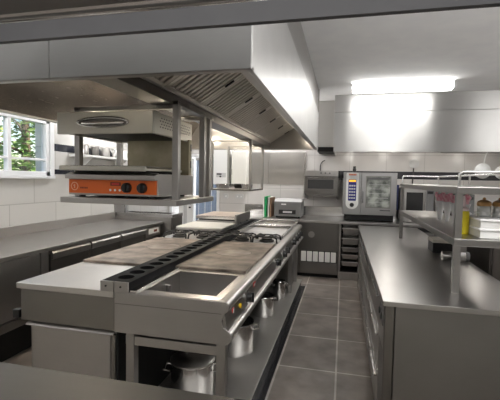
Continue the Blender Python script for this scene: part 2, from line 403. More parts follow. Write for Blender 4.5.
# ------------------------------------------------------------------ hood on the back wall
BX0, BX1, BY, BZ = -.155, 3.2, 5.9, 1.955
h2 = thing('extraction_hood', (1.5, 6.4, BZ), 'steel wall hood with a horizontal seam above the combi oven', 'extraction hood')
MB().box(BX0, BX1, BY, BY + .02, BZ, 2.528).build('front_panel', 'steel_hood2', h2, .002)
MB().box(BX0, BX1, BY + .002, BY + .02, 2.532, ZC).build('upper_panel', 'steel_hood2', h2, .002)
MB().box(BX0, BX0 + .02, BY + .02, YB, BZ, ZC).build('side_panel', 'steel_hood', h2)
MB().box(BX1 - .02, BX1, BY + .02, YB, BZ, ZC).build('side_panel', 'steel_hood', h2)
MB().box(BX0 + .02, BX1 - .02, BY + .02, YB - .005, BZ + .06, BZ + .075).build('soffit_panel', 'steel_inner', h2)
MB().box(BX0 + .02, BX1 - .02, BY + .02, BY + .05, BZ, BZ + .012).build('bottom_lip', 'steel', h2)
for x in (.12, .42, .72, 1.25, 1.55, 1.95, 2.4): MB().lathe([(0, .0), (.045, .0), (.05, -.012), (.036, -.026), (0, -.03)], (x, 6.35, BZ + .06), 16).build('downlight', 'lampglow', h2, smooth=True)
MB().tube([(1.3, 5.93, 1.945), (2.5, 5.93, 1.945)], .006, 8).build('hanging_rail', 'steel', h2)

# ------------------------------------------------------------------ ceiling lights
def batten(x0, x1, y0, y1, label):
    t = thing('ceiling_light', ((x0 + x1) / 2, (y0 + y1) / 2, ZC - .1), label, 'light', 'fluorescent ceiling lights')
    box('light_base', 'white', t, x0, x1, y0 + .02, y1 - .02, ZC - .03, ZC)
    MB().box(x0 + .012, x1 - .012, y0, y1, ZC - .095, ZC - .03).build('diffuser', 'tube', t, .012)
    MB().box(x0, x0 + .012, y0 - .003, y1 + .003, ZC - .1, ZC - .02).box(x1 - .012, x1, y0 - .003, y1 + .003, ZC - .1, ZC - .02).build('end_cap', 'grey_pale', t)
batten(.07, 1.28, 5.22, 5.40, 'glowing fluorescent light on the ceiling in front of the back hood')

# ------------------------------------------------------------------ left run of counters
LX = -2.52
w = thing('worktop', (-2.9, 3.2, .86), 'long steel worktop with rear upstand below the left window', 'worktop')
box('top', 'steel_top', w, XL + .002, LX + .03, 1.3, 5.10, .865, .90, .004)
box('upstand', 'steel', w, XL + .002, XL + .03, 1.3, 5.10, .90, 1.0, .003)
def left_cab(name, label, cat, y0, y1, doors, z0=.30):
    t = thing(name, ((XL + LX) / 2, (y0 + y1) / 2, 0), label, cat)
    box('carcass', 'steel_dark', t, XL + .01, LX - .02, y0 + .002, y1 - .002, z0, .865)
    box('kick_plate', 'gap_shade', t, XL + .01, LX - .14, y0 + .002, y1 - .002, .0, z0)
    for y in (y0 + .06, y1 - .06): MB().lathe([(0, 0), (.03, 0), (.03, .02), (.02, .03), (.02, z0), (0, z0)], (LX - .08, y, 0), 12).build('leg', 'steel', t, smooth=True)
    for a, b in doors:
        dd = box('door', 'steel_dark', t, LX - .02, LX + .005, a + .008, b - .008, z0 + .02, .825, .004)
        MB().prism([(LX + .005, a + .008, .775), (LX + .026, a + .008, .785), (LX + .028, a + .008, .835), (LX + .015, a + .008, .855), (LX - .02, a + .008, .862), (LX - .02, a + .008, .825), (LX + .005, a + .008, .825)], (0, b - a - .016, 0)).build('handle_lip', 'steel_v', dd)
    return t
t = thing('cabinet', ((XL + LX) / 2, 2.1, 0), 'steel cabinet with one wide plain door, nearest under the left worktop', 'cabinet')
box('carcass', 'steel_dark', t, XL + .01, LX - .02, 1.35, 2.895, .30, .865)
box('kick_plate', 'gap_shade', t, XL + .01, LX - .14, 1.35, 2.895, 0, .30)
box('door', 'steel_v', t, LX - .02, LX + .004, 1.36, 2.80, .38, .855, .004)
box('bottom_rail', 'steel_dark', t, LX - .02, LX + .01, 1.36, 2.895, .30, .37, .004)
box('corner_post', 'steel_v', t, LX - .02, LX + .012, 2.81, 2.893, .37, .862, .003)
for y in (1.5, 2.82): MB().lathe([(0, 0), (.03, 0), (.03, .02), (.02, .03), (.02, .3), (0, .3)], (LX - .08, y, 0), 12).build('leg', 'steel', t, smooth=True)
fc = left_cab('refrigerated_counter', 'dark steel refrigerated counter with three doors under the left worktop', 'refrigerator', 2.90, 5.08, [(2.92, 3.47), (3.48, 4.03), (4.04, 4.62)])
cp = box('control_panel', 'steel', fc, LX - .02, LX + .006, 4.64, 5.06, .72, .85, .003)
box('display', 'white', cp, LX + .006, LX + .010, 4.72, 5.0, .76, .83, 0)
box('louvre', 'black', fc, LX - .02, LX + .002, 4.64, 5.06, .34, .70, 0)
box('readout', 'dark_print', cp, LX + .010, LX + .012, 4.86, 4.95, .78, .81, 0)

sk = thing('sink_unit', (-2.85, 5.3, 0), 'steel sink unit with raised rim at the far end of left worktop', 'sink')
sm = MB(); X0, X1, Y0, Y1 = XL + .005, -2.36, 5.13, 5.50
for a in ((X0, X1, Y0, Y0 + .08), (X0, X1, Y1 - .08, Y1), (X0, X0 + .12, Y0 + .08, Y1 - .08), (X1 - .08, X1, Y0 + .08, Y1 - .08)): sm.box(a[0], a[1], a[2], a[3], .95, 1.0)
sm.build('rim', 'steel_polish', sk, .004)
MB().box(X0 + .12, X1 - .08, Y0 + .08, Y1 - .08, .70, .71).box(X0 + .11, X0 + .12, Y0 + .08, Y1 - .08, .70, .96).box(X1 - .08, X1 - .07, Y0 + .08, Y1 - .08, .70, .96).box(X0 + .12, X1 - .08, Y0 + .07, Y0 + .08, .70, .96).box(X0 + .12, X1 - .08, Y1 - .08, Y1 - .07, .70, .96).build('basin', 'steel', sk)
box('front_apron', 'steel_dark', sk, X1 - .03, X1 - .005, Y0 + .01, Y1 - .01, .12, .95)
box('end_apron', 'steel', sk, X0, X1 - .03, Y0 + .01, Y0 + .03, .12, .95)
box('splashback', 'steel', sk, X0, X0 + .015, Y0, Y1, 1.0, 1.12)
for x, y in ((X1 - .05, Y0 + .05), (X1 - .05, Y1 - .05), (X0 + .05, Y0 + .05), (X0 + .05, Y1 - .05)): box('leg', 'steel', sk, x - .02, x + .02, y - .02, y + .02, 0, .12)
MB().tube([(X0 + .06, 5.32, 1.0), (X0 + .06, 5.32, 1.13), (X0 + .09, 5.32, 1.17), (X0 + .16, 5.32, 1.18), (X0 + .20, 5.32, 1.15), (X0 + .20, 5.32, 1.12)], .012, 10).build('tap', 'steel_polish', sk, smooth=True)

# wall shelf with canisters
ws = thing('wall_shelf', (-3.2, 4.75, 1.77), 'white wall shelf on the left wall holding metal canisters', 'shelf')
box('shelf_board', 'white', ws, XL + .004, XL + .24, 4.15, 5.35, 1.765, 1.79)
for y in (4.35, 5.15): MB().prism([(XL + .004, y, 1.765), (XL + .2, y, 1.765), (XL + .004, y, 1.60)], (0, .012, 0)).build('bracket', 'white', ws)
cl = ['leftmost', 'second from the left', 'third from the left', 'fourth from the left', 'rightmost']
for k in range(5):
    y = 4.28 + k * .225; r = .055 if k % 2 else .062
    t = thing('canister', (XL + .12, y, 1.79), '%s metal canister on the white wall shelf behind the salamander grill' % cl[k], 'canister', 'canisters on the wall shelf')
    MB().lathe([(0, 0), (r, 0), (r, .115), (r * .96, .12), (0, .12)], (XL + .12, y, 1.79), 20).build('can_body', ('steel_polish', 'steel_dark', 'steel', 'steel_polish', 'ceramic')[k], t, smooth=True)
    MB().lathe([(0, .12), (r * 1.03, .12), (r * 1.03, .135), (0, .137)], (XL + .12, y, 1.79), 20).build('lid', 'steel_soft', t, smooth=True)

# ------------------------------------------------------------------ cooking island
IY0, IY1 = 1.88, 5.50
pl = thing('plinth', (-1.2, 3.7, 0), 'low steel-topped plinth carrying the cooking island and stock pots', 'plinth')
box('plinth_top', 'steel_end2', pl, -1.80, -.54, 1.86, 5.56, .085, .10, .003)
box('plinth_kick', 'black_tile', pl, -1.79, -.548, 1.87, 5.55, 0, .085, 0)
box('floor_border', 'black_tile', pl, -.548, -.485, 1.70, 5.56, .0005, .004, 0)

# right-hand suite
rs = thing('cooking_range', (-.85, 3.7, .1), 'right-hand side of the steel cooking island, with bain-marie, solid top, burners and handrail', 'cooking range')
XA, XB = -1.115, -.60            # clear top between holder rail and rounded front edge
def top_piece(x0, x1, y0, y1, z0=.86, z1=.90): return (x0, x1, y0, y1, z0, z1)
tm = MB()
for a in ((-1.20, -.60, IY0, 1.945), (-1.20, -1.06, 1.945, 2.42), (-.635, -.60, 1.945, 2.42), (-1.20, -.60, 2.42, IY1)): tm.box(*top_piece(*a))
tm.build('range_top', 'steel_top', rs, .002)
# rounded nose: swept profile
nose = [(-.60, IY0, .86)] + [(-.575 + .03 * math.sin(a) , IY0, .87 + .03 * math.cos(a)) for a in [PI * k / 10 for k in range(0, 10)]] + [(-.575, IY0, .84)]
nose[1] = (-.60, IY0, .90)
MB().prism(nose, (0, IY1 - IY0, 0)).build('front_nosing', 'steel_soft', rs, smooth=True)
# end plate seen from the hatch
ep = [(-1.20, IY0, .675), (-1.20, IY0, .898), (-.60, IY0, .898)] + [(-.575 + .03 * math.sin(a), IY0, .87 + .03 * math.cos(a)) for a in [PI * k / 10 for k in range(1, 10)]] + [(-.585, IY0, .80), (-.575, IY0, .765), (-.545, IY0, .745), (-.53, IY0, .72), (-.535, IY0, .695), (-.55, IY0, .68), (-.56, IY0, .675)]
MB().prism(ep, (0, -.012, 0)).build('end_plate', 'steel_end', rs, .002)
MB().box(-1.195, -.585, IY0 - .0135, IY0 - .012, .835, .838).build('end_seam', 'steel_dark', rs)
MB().tube([(-.553, IY0 - .008, .715), (-.553, IY1 + .02, .715)], .024, 16).build('handrail', 'steel_soft', rs, smooth=True)
MB().prism([(-.582, IY0, .84), (-.572, IY0, .84), (-.556, IY0, .735), (-.58, IY0, .735)], (0, IY1 - IY0, 0)).build('control_panel', 'steel_v', rs)
MB().box(-1.20, -.585, IY0 + .01, IY1, .69, .70).build('underside', 'steel_dark', rs)
MB().box(-1.20, -1.19, IY0 + .01, IY1, .10, .86).build('back_panel', 'gap_shade', rs)  # painted black for the shade in the depth under the range
MB().box(-.60, -.582, IY0, IY1, .68, .74).build('lower_rail', 'steel', rs)
MB().box(-1.15, -.60, 1.90, 1.94, .60, .65).build('cross_bar', 'steel', rs, .003)
for x, y in ((-.595, 1.92), (-1.12, 1.92), (-.62, 4.86), (-.62, 5.42)):
    box('leg', 'steel_v', rs, x - .025, x + .025, y - .025, y + .025, .10, .69)
box('base_panel', 'steel_dark', rs, -1.15, -.63, 5.0, 5.40, .12, .66)
# knobs
def knob(y, z, parent, m='black', r=.033):
    k = MB().lathe([(0, 0), (r, 0), (r * .95, .03), (r * .8, .04), (0, .04)], (-.567, y, z), 18, 'X')  .box(-.530, -.516, y - .006, y + .006, z - r * .9, z + r * .9)
    b = k.build('knob', m, parent, smooth=True)
    MB().lathe([(0, -.002), (r * 1.3, -.002), (r * 1.3, .012), (r * 1.1, .016), (0, .016)], (-.570, y, z), 20, 'X').build('bezel', 'steel_polish', b, smooth=True)
for y in (2.32, 3.39, 3.79, 4.0, 4.55, 4.83, 5.05, 5.28): knob(y, .795, rs)
MB().lathe([(0, 0), (.014, 0), (.014, .012), (0, .014)], (-.568, 2.16, .79), 14, 'X').build('pilot_button', 'yellow', rs, smooth=True)
lb = MB().box(-.572, -.5655, 2.00, 2.04, .785, .82).build('warning_sticker', 'red', rs); MB().box(-.5655, -.5645, 2.022, 2.038, .79, .815).build('sticker_print', 'white', lb)
lb = MB().box(-.572, -.5655, 2.52, 2.58, .80, .83).build('warning_sticker', 'red', rs); MB().box(-.5655, -.5645, 2.53, 2.57, .805, .82).build('sticker_print', 'white', lb)
# bain-marie well
wm = MB(); a0, a1, b0, b1 = -1.06, -.635, 1.945, 2.42
wm.box(a0 + .001, a1 - .001, b0 + .001, b1 - .001, .735, .745)
for q in ((a0 + .001, a0 + .007, b0 + .001, b1 - .001), (a1 - .007, a1 - .001, b0 + .001, b1 - .001), (a0 + .007, a1 - .007, b0 + .001, b0 + .007), (a0 + .007, a1 - .007, b1 - .007, b1 - .001)): wm.box(*q, .745, .9005)
well = wm.build('well', 'steel', rs)
MB().tube([(a0 + .02, 2.21, .745), (a0 + .02, 2.21, .86)], .016, 12).build('overflow_pipe', 'steel_polish', well, smooth=True)
MB().tube([(a0 + .004, 2.03, .855), (a0 + .03, 2.03, .86), (a0 + .035, 2.05, .85), (a0 + .03, 2.07, .83), (a0 + .006, 2.07, .83)], .006, 8).build('hook', 'ceramic', well, smooth=True)
# solid top plates
def solid_top(parent, x0, x1, y0, y1, cx, cy):
    p = MB().box(x0, x1, y0, y1, .895, .918).build('solid_top_plate', 'plate', parent, .004)
    MB().lathe([(.150, .9175), (.150, .9188), (.145, .9188), (.145, .9175)], (cx, cy, 0), 40).build('ring_groove', 'plate_ring', p)
    MB().lathe([(0, .9185), (.05, .9185), (.145, .9182)], (cx, cy, 0), 40).build('centre_disc', 'plate_disc', p, smooth=True)
M['plate_disc'] = blotchy('pale_plate_disc', (.20, .155, .125), (.36, .30, .255), 9, .45, .3)
M['plate_ring'] = mat('plate_ring_dark', (.10, .08, .065), .5, .3)
solid_top(rs, -1.125, -.612, 2.48, 3.62, -.865, 3.08)
def burner(parent, x, y, z=.90):
    b = MB().lathe([(0, z), (.075, z), (.075, z + .012), (.055, z + .018), (.055, z + .03), (.04, z + .036), (0, z + .036)], (x, y, 0), 24).build('burner', 'iron', parent, smooth=True)
    s = MB()
    for k in range(4):
        a = PI / 4 + k * PI / 2; cx, cy = math.cos(a), math.sin(a)
        s.tube([(x + cx * .04, y + cy * .04, z + .055), (x + cx * .12, y + cy * .12, z + .06), (x + cx * .165, y + cy * .165, z + .045), (x + cx * .175, y + cy * .175, z)], .009, 6)
    s.tube([(x + .1 * math.cos(q), y + .1 * math.sin(q), z + .055) for q in [2 * PI * k / 16 for k in range(16)]], .007, 6, closed=True)
    s.build('pan_support', 'iron', b, smooth=True)
for x in (-1.0, -.74): burner(rs, x, 3.87)
# raised griddle pan at the far end
gm = MB().box(-1.11, -.61, 4.12, 5.42, .90, .915)
g = gm.build('griddle_plate', 'steel_top2', rs, .003)
MB().box(-1.115, -.605, 4.09, 4.12, .90, .92).box(-1.115, -.605, 5.42, 5.45, .90, .96).box(-1.115, -1.09, 4.12, 5.42, .90, .96).box(-.63, -.605, 4.12, 5.42, .90, .93).build('splash_rim', 'steel_polish', g, .004)
MB().box(-1.09, -.63, 4.86, 4.89, .915, .95).build('divider', 'steel_polish', g, .004)

# left-hand suite
ls = thing('cooking_range', (-1.55, 3.7, .1), 'left-hand side of the steel cooking island, with blank top, solid top and burners', 'cooking range')
LXa = -1.845
box('range_top', 'steel_top2', ls, LXa, -1.205, IY0 - .012, IY1, .865, .90, .004)
box('end_panel', 'steel_dark', ls, LXa + .02, -1.205, IY0, IY0 + .02, .675, .865, .003)
box('side_panel', 'steel', ls, LXa + .01, LXa + .03, IY0 + .02, IY1, .675, .865, .003)
MB().tube([(LXa - .012, IY0 - .0, .71), (LXa - .012, IY1, .71)], .022, 12).build('handrail', 'steel_polish', ls, smooth=True)
box('rail_bracket', 'black', ls, LXa - .03, LXa + .012, IY0 - .01, IY0 + .03, .685, .735)
cb = box('base_cabinet', 'steel_v', ls, LXa + .06, -1.21, IY0 + .03, IY1 - .05, .10, .672, .004)
MB().box(LXa + .085, -1.235, IY0 + .005, IY0 + .03, .14, .648).build('end_door', 'steel_end', cb, .006)
MB().prism([(LXa + .05, IY0 - .0, .648), (LXa + .05, IY0 + .03, .672), (-1.215, IY0 + .03, .672), (-1.215, IY0, .648)], (0, 0, .003)).build('drip_edge', 'steel_end', cb)
MB().box(-1.233, -1.205, IY0 + .006, IY0 + .03, .10, .648).build('corner_post', 'steel_dark', cb, .003)
solid_top(ls, -1.835, -1.285, 2.46, 3.62, -1.53, 3.15)
for x in (-1.69, -1.42): burner(ls, x, 3.86)
rb_ = box('raised_block', 'steel', ls, -1.83, -1.29, 4.08, 4.64, .90, .968, .004)
box('block_lid', 'cream', rb_, -1.83, -1.29, 4.08, 4.64, .968, .98, .004)

gr = thing('griddle', (-1.55, 5.05, .9), 'steel contact griddle with tan hot plate at far end of the cooking island', 'griddle')
box('body', 'steel', gr, -1.83, -1.29, 4.70, 5.42, .90, .99, .004)
box('dark_slot', 'black', gr, -1.80, -1.31, 4.72, 5.40, .99, 1.015, 0)
box('hot_plate', 'tan', gr, -1.83, -1.32, 4.70, 5.38, 1.015, 1.05, .004)
box('side_guard', 'steel', gr, -1.31, -1.285, 4.68, 5.42, .99, 1.075, .003)
box('front_band', 'steel_polish', gr, -1.83, -1.312, 4.685, 4.70, 1.012, 1.05, .002)
for y in (4.86, 5.2): MB().lathe([(0, 0), (.022, 0), (.02, .025), (0, .028)], (-1.285, y, .945), 14, 'X').build('knob', 'black', gr, smooth=True)

# holder rail down the middle
hr = thing('holder_rail', (-1.2, 3.7, .9), 'black rail of round bottle holes running down the middle of the cooking island', 'holder rail')
n = 28; step = .124; yc0 = 1.98
bm = MB(); x0, x1, xc, r = -1.285, -1.115, -1.195, .047
for i in range(n):                                    # perforated strip: each cell is a ring of quads from square to hole
    ya, yb = yc0 + (i - .5) * step, yc0 + (i + .5) * step; yc = (ya + yb) / 2
    if i == 0: ya = IY0 - .005
    S = 24; outer = []; inner = []; low = []
    for k in range(S):
        a = 2 * PI * k / S; c, s = math.cos(a), math.sin(a)
        dx = (x1 - xc) if c > 0 else (xc - x0); dy = (yb - yc) if s > 0 else (yc - ya)
        m_ = min(dx / abs(c) if abs(c) > 1e-6 else 9, dy / abs(s) if abs(s) > 1e-6 else 9)
        if k % 6 == 3: ox, oy = (x1 if c > 0 else x0), (yb if s > 0 else ya)        # cell corners
        else: ox, oy = xc + c * m_, yc + s * m_
        outer.append(bm.bm.verts.new((ox, oy, .955)))
        inner.append(bm.bm.verts.new((xc + c * r, yc + s * r, .955)))
        low.append(bm.bm.verts.new((xc + c * r, yc + s * r, .915)))
    for k in range(S):
        q = (k + 1) % S
        bm.bm.faces.new((outer[k], outer[q], inner[q], inner[k])); bm.bm.faces.new((inner[k], inner[q], low[q], low[k]))
    bm.bm.faces.new(low)
bmesh.ops.remove_doubles(bm.bm, verts=bm.bm.verts, dist=.0005)
bm.build('perforated_strip', 'holder', hr)
yend = yc0 + (n - .5) * step
MB().box(x0, x0 + .006, IY0 - .005, yend, .90, .954).box(x1 - .006, x1, IY0 - .005, yend, .90, .954).build('side_skirt', 'holder', hr)
box('end_plate', 'steel_end', hr, x0, -1.203, IY0 - .016, IY0 - .005, .90, .957, .002)
box('end_plate', 'steel_end', hr, -1.199, x1, IY0 - .016, IY0 - .005, .90, .957, .002)
for x in (-1.25, -1.16): MB().lathe([(0, 0), (.006, 0), (.005, -.004), (0, -.005)], (x, IY0 - .016, .93), 10, 'Y').build('screw', 'black', hr)
box('steel_ledge', 'steel_polish', hr, x1, -1.075, IY0 - .0, yend, .90, .912, .002)

# ------------------------------------------------------------------ stock pots on the plinth
def pot(x, y, r, hgt, label, lid=False, z=.10):
    t = thing('stock_pot', (x, y, z), label, 'pot', 'stock pots on the plinth')
    MB().lathe([(0, 0), (r * .97, 0), (r, .008), (r, hgt), (r + .006, hgt + .004), (r + .004, hgt + .008), (r - .004, hgt + .006), (r - .005, .012), (0, .01)], (x, y, z), 40).build('pot_body', 'steel_polish', t, smooth=True)
    for s in (0, PI):
        a = s + PI * .08 + (0.0 if x > -.9 else .0); c, q = math.cos(a), math.sin(a)
        pts = [(x + c * (r - .002) - q * .05, y + q * (r - .002) + c * .05, z + hgt * .8), (x + c * (r + .04) - q * .045, y + q * (r + .04) + c * .045, z + hgt * .82),
               (x + c * (r + .04) + q * .045, y + q * (r + .04) - c * .045, z + hgt * .82), (x + c * (r - .002) + q * .05, y + q * (r - .002) - c * .05, z + hgt * .8)]
        MB().tube(pts, .007, 8).build('handle', 'steel_polish', t, smooth=True)
    if lid:
        l = MB().lathe([(r + .006, hgt + .008), (r + .006, hgt + .016), (r * .9, hgt + .03), (r * .4, hgt + .055), (0, hgt + .06)], (x, y, z), 40).build('lid', 'steel_soft', t, smooth=True)
        hz = z + hgt + .05
        MB().tube([(x - .05, y, hz - .005), (x - .048, y, hz + .04), (x - .035, y, hz + .052), (x + .035, y, hz + .052), (x + .048, y, hz + .04), (x + .05, y, hz - .005)], .007, 8).build('lid_handle', 'steel_polish', l, smooth=True)
    return t
pot(-.925, 2.34, .140, .235, 'lidded steel stock pot nearest the hatch, under the bain-marie end of the cooking island', True)
pot(-.855, 3.08, .165, .24, 'wide open steel stock pot behind the nearest leg of the cooking island')
pot(-.79, 3.98, .115, .20, 'tall narrow open steel stock pot on the plinth under the middle of the handrail')
pot(-.72, 4.62, .075, .20, 'smallest steel pot, farthest along the plinth beside a leg')

# ------------------------------------------------------------------ hanging shelf with the salamander grill
SX0, SX1, SY0, SY1 = -1.715, -.935, 2.09, 2.745
hs = thing('hanging_shelf', (-1.32, 2.45, 1.36), 'steel shelf hung from the hood on square posts, carrying the orange-fronted grill', 'shelf')
box('shelf_board', 'steel', hs, SX0, SX1, SY0 - .01, SY1, 1.362, 1.398, .003)
for x, y in ((-.957, 2.125), (-.957, 2.56), (-1.698, 2.235), (-1.698, 2.718)):
    box('post', 'steel_v', hs, x - .017, x + .02, y - .02, y + .02, 1.398, 1.975, .002)
box('conduit', 'steel', hs, -.975, -.94, 2.66, 2.695, 1.398, 1.95, .002)
box('front_bar', 'steel_dark', hs, -1.718, -.937, 2.215, 2.255, 1.95, 1.975)
box('rear_bar', 'steel', hs, -1.718, -.937, 2.70, 2.74, 1.95, 1.975)
box('side_bar', 'steel_dark', hs, -.977, -.937, 2.105, 2.215, 1.95, 1.975)
box('side_bar', 'steel_dark', hs, -.977, -.937, 2.255, 2.70, 1.95, 1.975)
box('side_bar', 'steel_dark', hs, -1.718, -1.678, 2.255, 2.70, 1.95, 1.975)

sg = thing('salamander_grill', (-1.37, 2.4, 1.398), 'steel salamander grill with orange control fascia and lift-up top', 'grill')
AX0, AX1, AY0, AY1 = -1.675, -1.065, 2.10, 2.66
base = box('base', 'steel', sg, AX0, AX1, AY0 + .01, AY1, 1.412, 1.548, .003)
for x in (AX0 + .06, AX1 - .06):
    for y in (AY0 + .06, AY1 - .06): MB().lathe([(0, 0), (.02, 0), (.02, .016), (0, .016)], (x, y, 1.398), 12).build('foot', 'black', sg)
fa = box('fascia', 'orange', sg, AX0 + .008, AX1 - .008, AY0, AY0 + .012, 1.424, 1.508, .002)
fy = AY0 - .0015
dsp = MB().box(-1.375, -1.305, fy, fy + .002, 1.473, 1.495).build('display', 'dark_print', fa)
MB().box(-1.365, -1.315, fy - .0012, fy, 1.478, 1.490).build('digits', 'red', dsp)
for k in range(3): MB().lathe([(0, 0), (.007, 0), (.007, -.003), (0, -.003)], (-1.375 + k * .032, fy + .0015, 1.447), 12, 'Y').build('push_button', 'ceramic', fa)
lg = MB(); cx, cz = -1.625, 1.466
lg.lathe([(.021, 0), (.026, 0), (.026, -.0015), (.021, -.0015)], (cx, fy + .001, cz), 24, 'Y'); lg.box(cx - .004, cx + .003, fy, fy + .001, cz - .012, cz + .012); lg.box(cx - .009, cx - .004, fy, fy + .001, cz + .002, cz + .007)
lg.build('round_emblem', 'orange_pale', fa)
lt = MB()
for k in range(5): lt.box(-1.585 + k * .011, -1.577 + k * .011, fy, fy + .001, 1.452, 1.462)
lt.build('maker_lettering', 'dark_print', fa)
for x in (-1.262, -1.160):
    k = MB().lathe([(0, 0), (.031, 0), (.029, -.02), (.024, -.028), (0, -.028)], (x, AY0, 1.463), 24, 'Y').build('knob', 'black', fa, smooth=True)
    MB().box(x - .007, x + .007, AY0 - .040, AY0 - .026, 1.438, 1.488).build('grip', 'black', k, .003)
MB().prism([(AX0 + .003, AY0 - .03, 1.512), (AX0 + .003, AY0 - .03, 1.538), (AX0 + .003, AY0 + .02, 1.555), (AX0 + .003, AY0 + .02, 1.512)], (AX1 - AX0 - .003, 0, 0)).build('drip_lip', 'steel', sg, .003)
box('grid_tray', 'steel_cream', sg, AX0, AX1 - .05, AY0 - .03, AY1 - .08, 1.566, 1.582, .004)
box('grid_handle', 'grid_lip', sg, AX0 - .02, AX1 - .05, AY0 - .055, AY0 - .03, 1.562, 1.592, .006)
tr = MB()
for k in range(22):
    x = AX0 + k * .026; tr.tube([(x, AY0 - .02, 1.592), (x, AY1 - .1, 1.592)], .004, 6)
tr.build('wire_grid', 'steel_polish', sg, smooth=True)
box('tray_support', 'gap_shade', sg, AX0 + .03, AX1 - .09, AY0 + .03, AY1 - .05, 1.548, 1.568, 0)
box('back_plate', 'back', sg, -1.56, AX1 - .01, AY1 - .06, AY1 - .005, 1.548, 1.80, .003)
for z in (1.60, 1.72): MB().box(AX1 - .0105, AX1 - .008, AY1 - .03, AY1 - .012, z, z + .05).build('slide_slot', 'black', sg)
TX0, TX1, TY0, TZ0, TZ1 = -1.735, -1.085, 2.08, 1.785, 1.918
tp = MB(); tp.box(TX0, TX1, TY0, TY0 + .02, TZ0, TZ1); BX = -1.672; tp.box(BX, BX + .012, TY0 + .02, AY1 + .02, TZ0, TZ1); tp.box(TX1 - .012, TX1, TY0 + .02, AY1 + .02, TZ0, TZ1)
tp.box(BX + .012, TX1 - .012, TY0 + .02, AY1 + .02, TZ1 - .012, TZ1); tp.box(BX + .012, TX1 - .012, AY1 + .008, AY1 + .02, TZ0, TZ1 - .012); tp.box(BX + .012, TX1 - .012, TY0 + .02, AY1 + .008, TZ0 + .02, TZ0 + .03)
top = tp.build('top_housing', 'steel_cream', sg, .004)
vh = MB()
for i in range(14):
    for j in range(4):
        y = TY0 + .09 + i * .034 + (.017 if j % 2 else 0); z = TZ0 + .045 + j * .018
        vh.box(TX1 - .001, TX1 + .001, y, y + .014, z, z + .007)
vh.build('vent_holes', 'black', top)
# oval chrome grip on the front
ov = MB(); cx, cz = -1.41, 1.853
ring = [(cx + .168 * math.cos(a), TY0 - .008, cz + .027 * math.sin(a)) for a in [2 * PI * k / 40 for k in range(40)]]
ov.tube(ring, .009, 8, closed=True); ov.build('handle_surround', 'steel_polish', top, smooth=True)
rc = MB(); rc.prism([(cx + .166 * math.cos(a), TY0 - .003, cz + .025 * math.sin(a)) for a in [2 * PI * k / 40 for k in range(40)]], (0, .003, 0)); rc.build('handle_recess', 'steel_dark', top)
MB().tube([(cx - .14, TY0 - .004, cz - .005), (cx - .11, TY0 - .025, cz - .008), (cx + .11, TY0 - .025, cz - .008), (cx + .14, TY0 - .004, cz - .005)], .010, 10).build('handle', 'steel_polish', top, smooth=True)
box('heating_element', 'iron', sg, BX + .03, TX1 - .06, TY0 + .06, AY1 - .02, TZ0 + .008, TZ0 + .02, 0)

# second hanging rack
hk = thing('hanging_rack', (-1.25, 4.7, 1.39), 'small steel rack hung from the hood far along the island, holding pans', 'rack')
RX0, RX1, RY0, RY1 = -1.49, -1.03, 4.3, 5.0
box('rack_shelf', 'steel_dark', hk, RX0 - .03, RX1 + .01, RY0 - .02, RY1, 1.39, 1.41)
for x in (RX0, RX1):
    for y in (RY0, RY1 - .03): box('post', 'steel_v', hk, x - .014, x + .014, y - .014, y + .014, 1.41, 1.95)
box('top_bar', 'steel', hk, RX0 - .014, RX1 + .014, RY0 - .014, RY0 + .014, 1.95, 1.975)
box('top_bar', 'steel', hk, RX0 - .014, RX1 + .014, RY1 - .044, RY1 - .016, 1.95, 1.975)
def pan(x, y, r, m, label, ang):
    t = thing('frying_pan', (x, y, 1.41), label, 'pan', 'pans on the hanging rack')
    MB().lathe([(0, 0), (r * .85, 0), (r, .055), (r - .004, .056), (r * .83, .006), (0, .005)], (x, y, 1.41), 24).build('pan_body', m, t, smooth=True)
    c, s = math.cos(ang), math.sin(ang)
    MB().tube([(x + c * (r - .004), y + s * (r - .004), 1.44), (x + c * (r + .05), y + s * (r + .05), 1.452), (x + c * (r + .14), y + s * (r + .14), 1.456)], .007, 8).build('handle', 'iron', t, smooth=True)
pan(-1.40, 4.46, .085, 'steel_polish', 'steel frying pan on the left of the hanging rack shelf', 1.3)
pan(-1.25, 4.72, .09, 'iron', 'black iron frying pan in the middle of the hanging rack shelf', -1.9)
pan(-1.11, 4.48, .07, 'steel_polish', 'small steel frying pan on the right of the hanging rack shelf', 1.6)

# ------------------------------------------------------------------ back wall counter run
BYF = 6.10
bt = thing('worktop', (.4, 6.5, .86), 'steel worktop along the back wall under the combi oven', 'worktop')
box('top', 'steel_top2', bt, -1.75, 3.0, BYF, YB - .008, .865, .90, .004)
box('upstand', 'steel_polish', bt, -1.75, 3.0, YB - .03, YB - .008, .90, 1.07, .003)
bc = thing('cabinet', (-.85, 6.5, 0), 'plain steel back cabinet with white louvred grille at its foot', 'cabinet')
box('carcass', 'steel_dark', bc, -1.72, -.04, BYF + .03, YB - .01, .06, .865)
box('kick_plate', 'gap_shade', bc, -1.72, -.04, BYF + .09, YB - .01, 0, .06, 0)
box('door', 'steel_dark', bc, -.62, -.06, BYF + .012, BYF + .03, .43, .85, .004)
box('door', 'steel_dark', bc, -1.30, -.64, BYF + .012, BYF + .03, .10, .85, .004)
box('drawer', 'steel_dark', bc, -.62, -.06, BYF + .012, BYF + .03, .08, .24, .004)
gl = box('grille', 'black', bc, -.62, -.06, BYF + .018, BYF + .03, .245, .425, 0)
for k in range(6): MB().box(-.612 + k * .092, -.535 + k * .092, BYF + .006, BYF + .018, .255, .415).build('grille_slat', 'ceramic', gl, .003)
MB().lathe([(0, 0), (.05, 0), (.05, -.001), (0, -.001)], (-.46, BYF + .0125, .68), 24, 'Y').build('round_badge', 'steel', bc)
rk = thing('tray_rack', (.14, 6.5, 0), 'open steel tray rack under the back worktop beside the plain cabinet', 'rack')
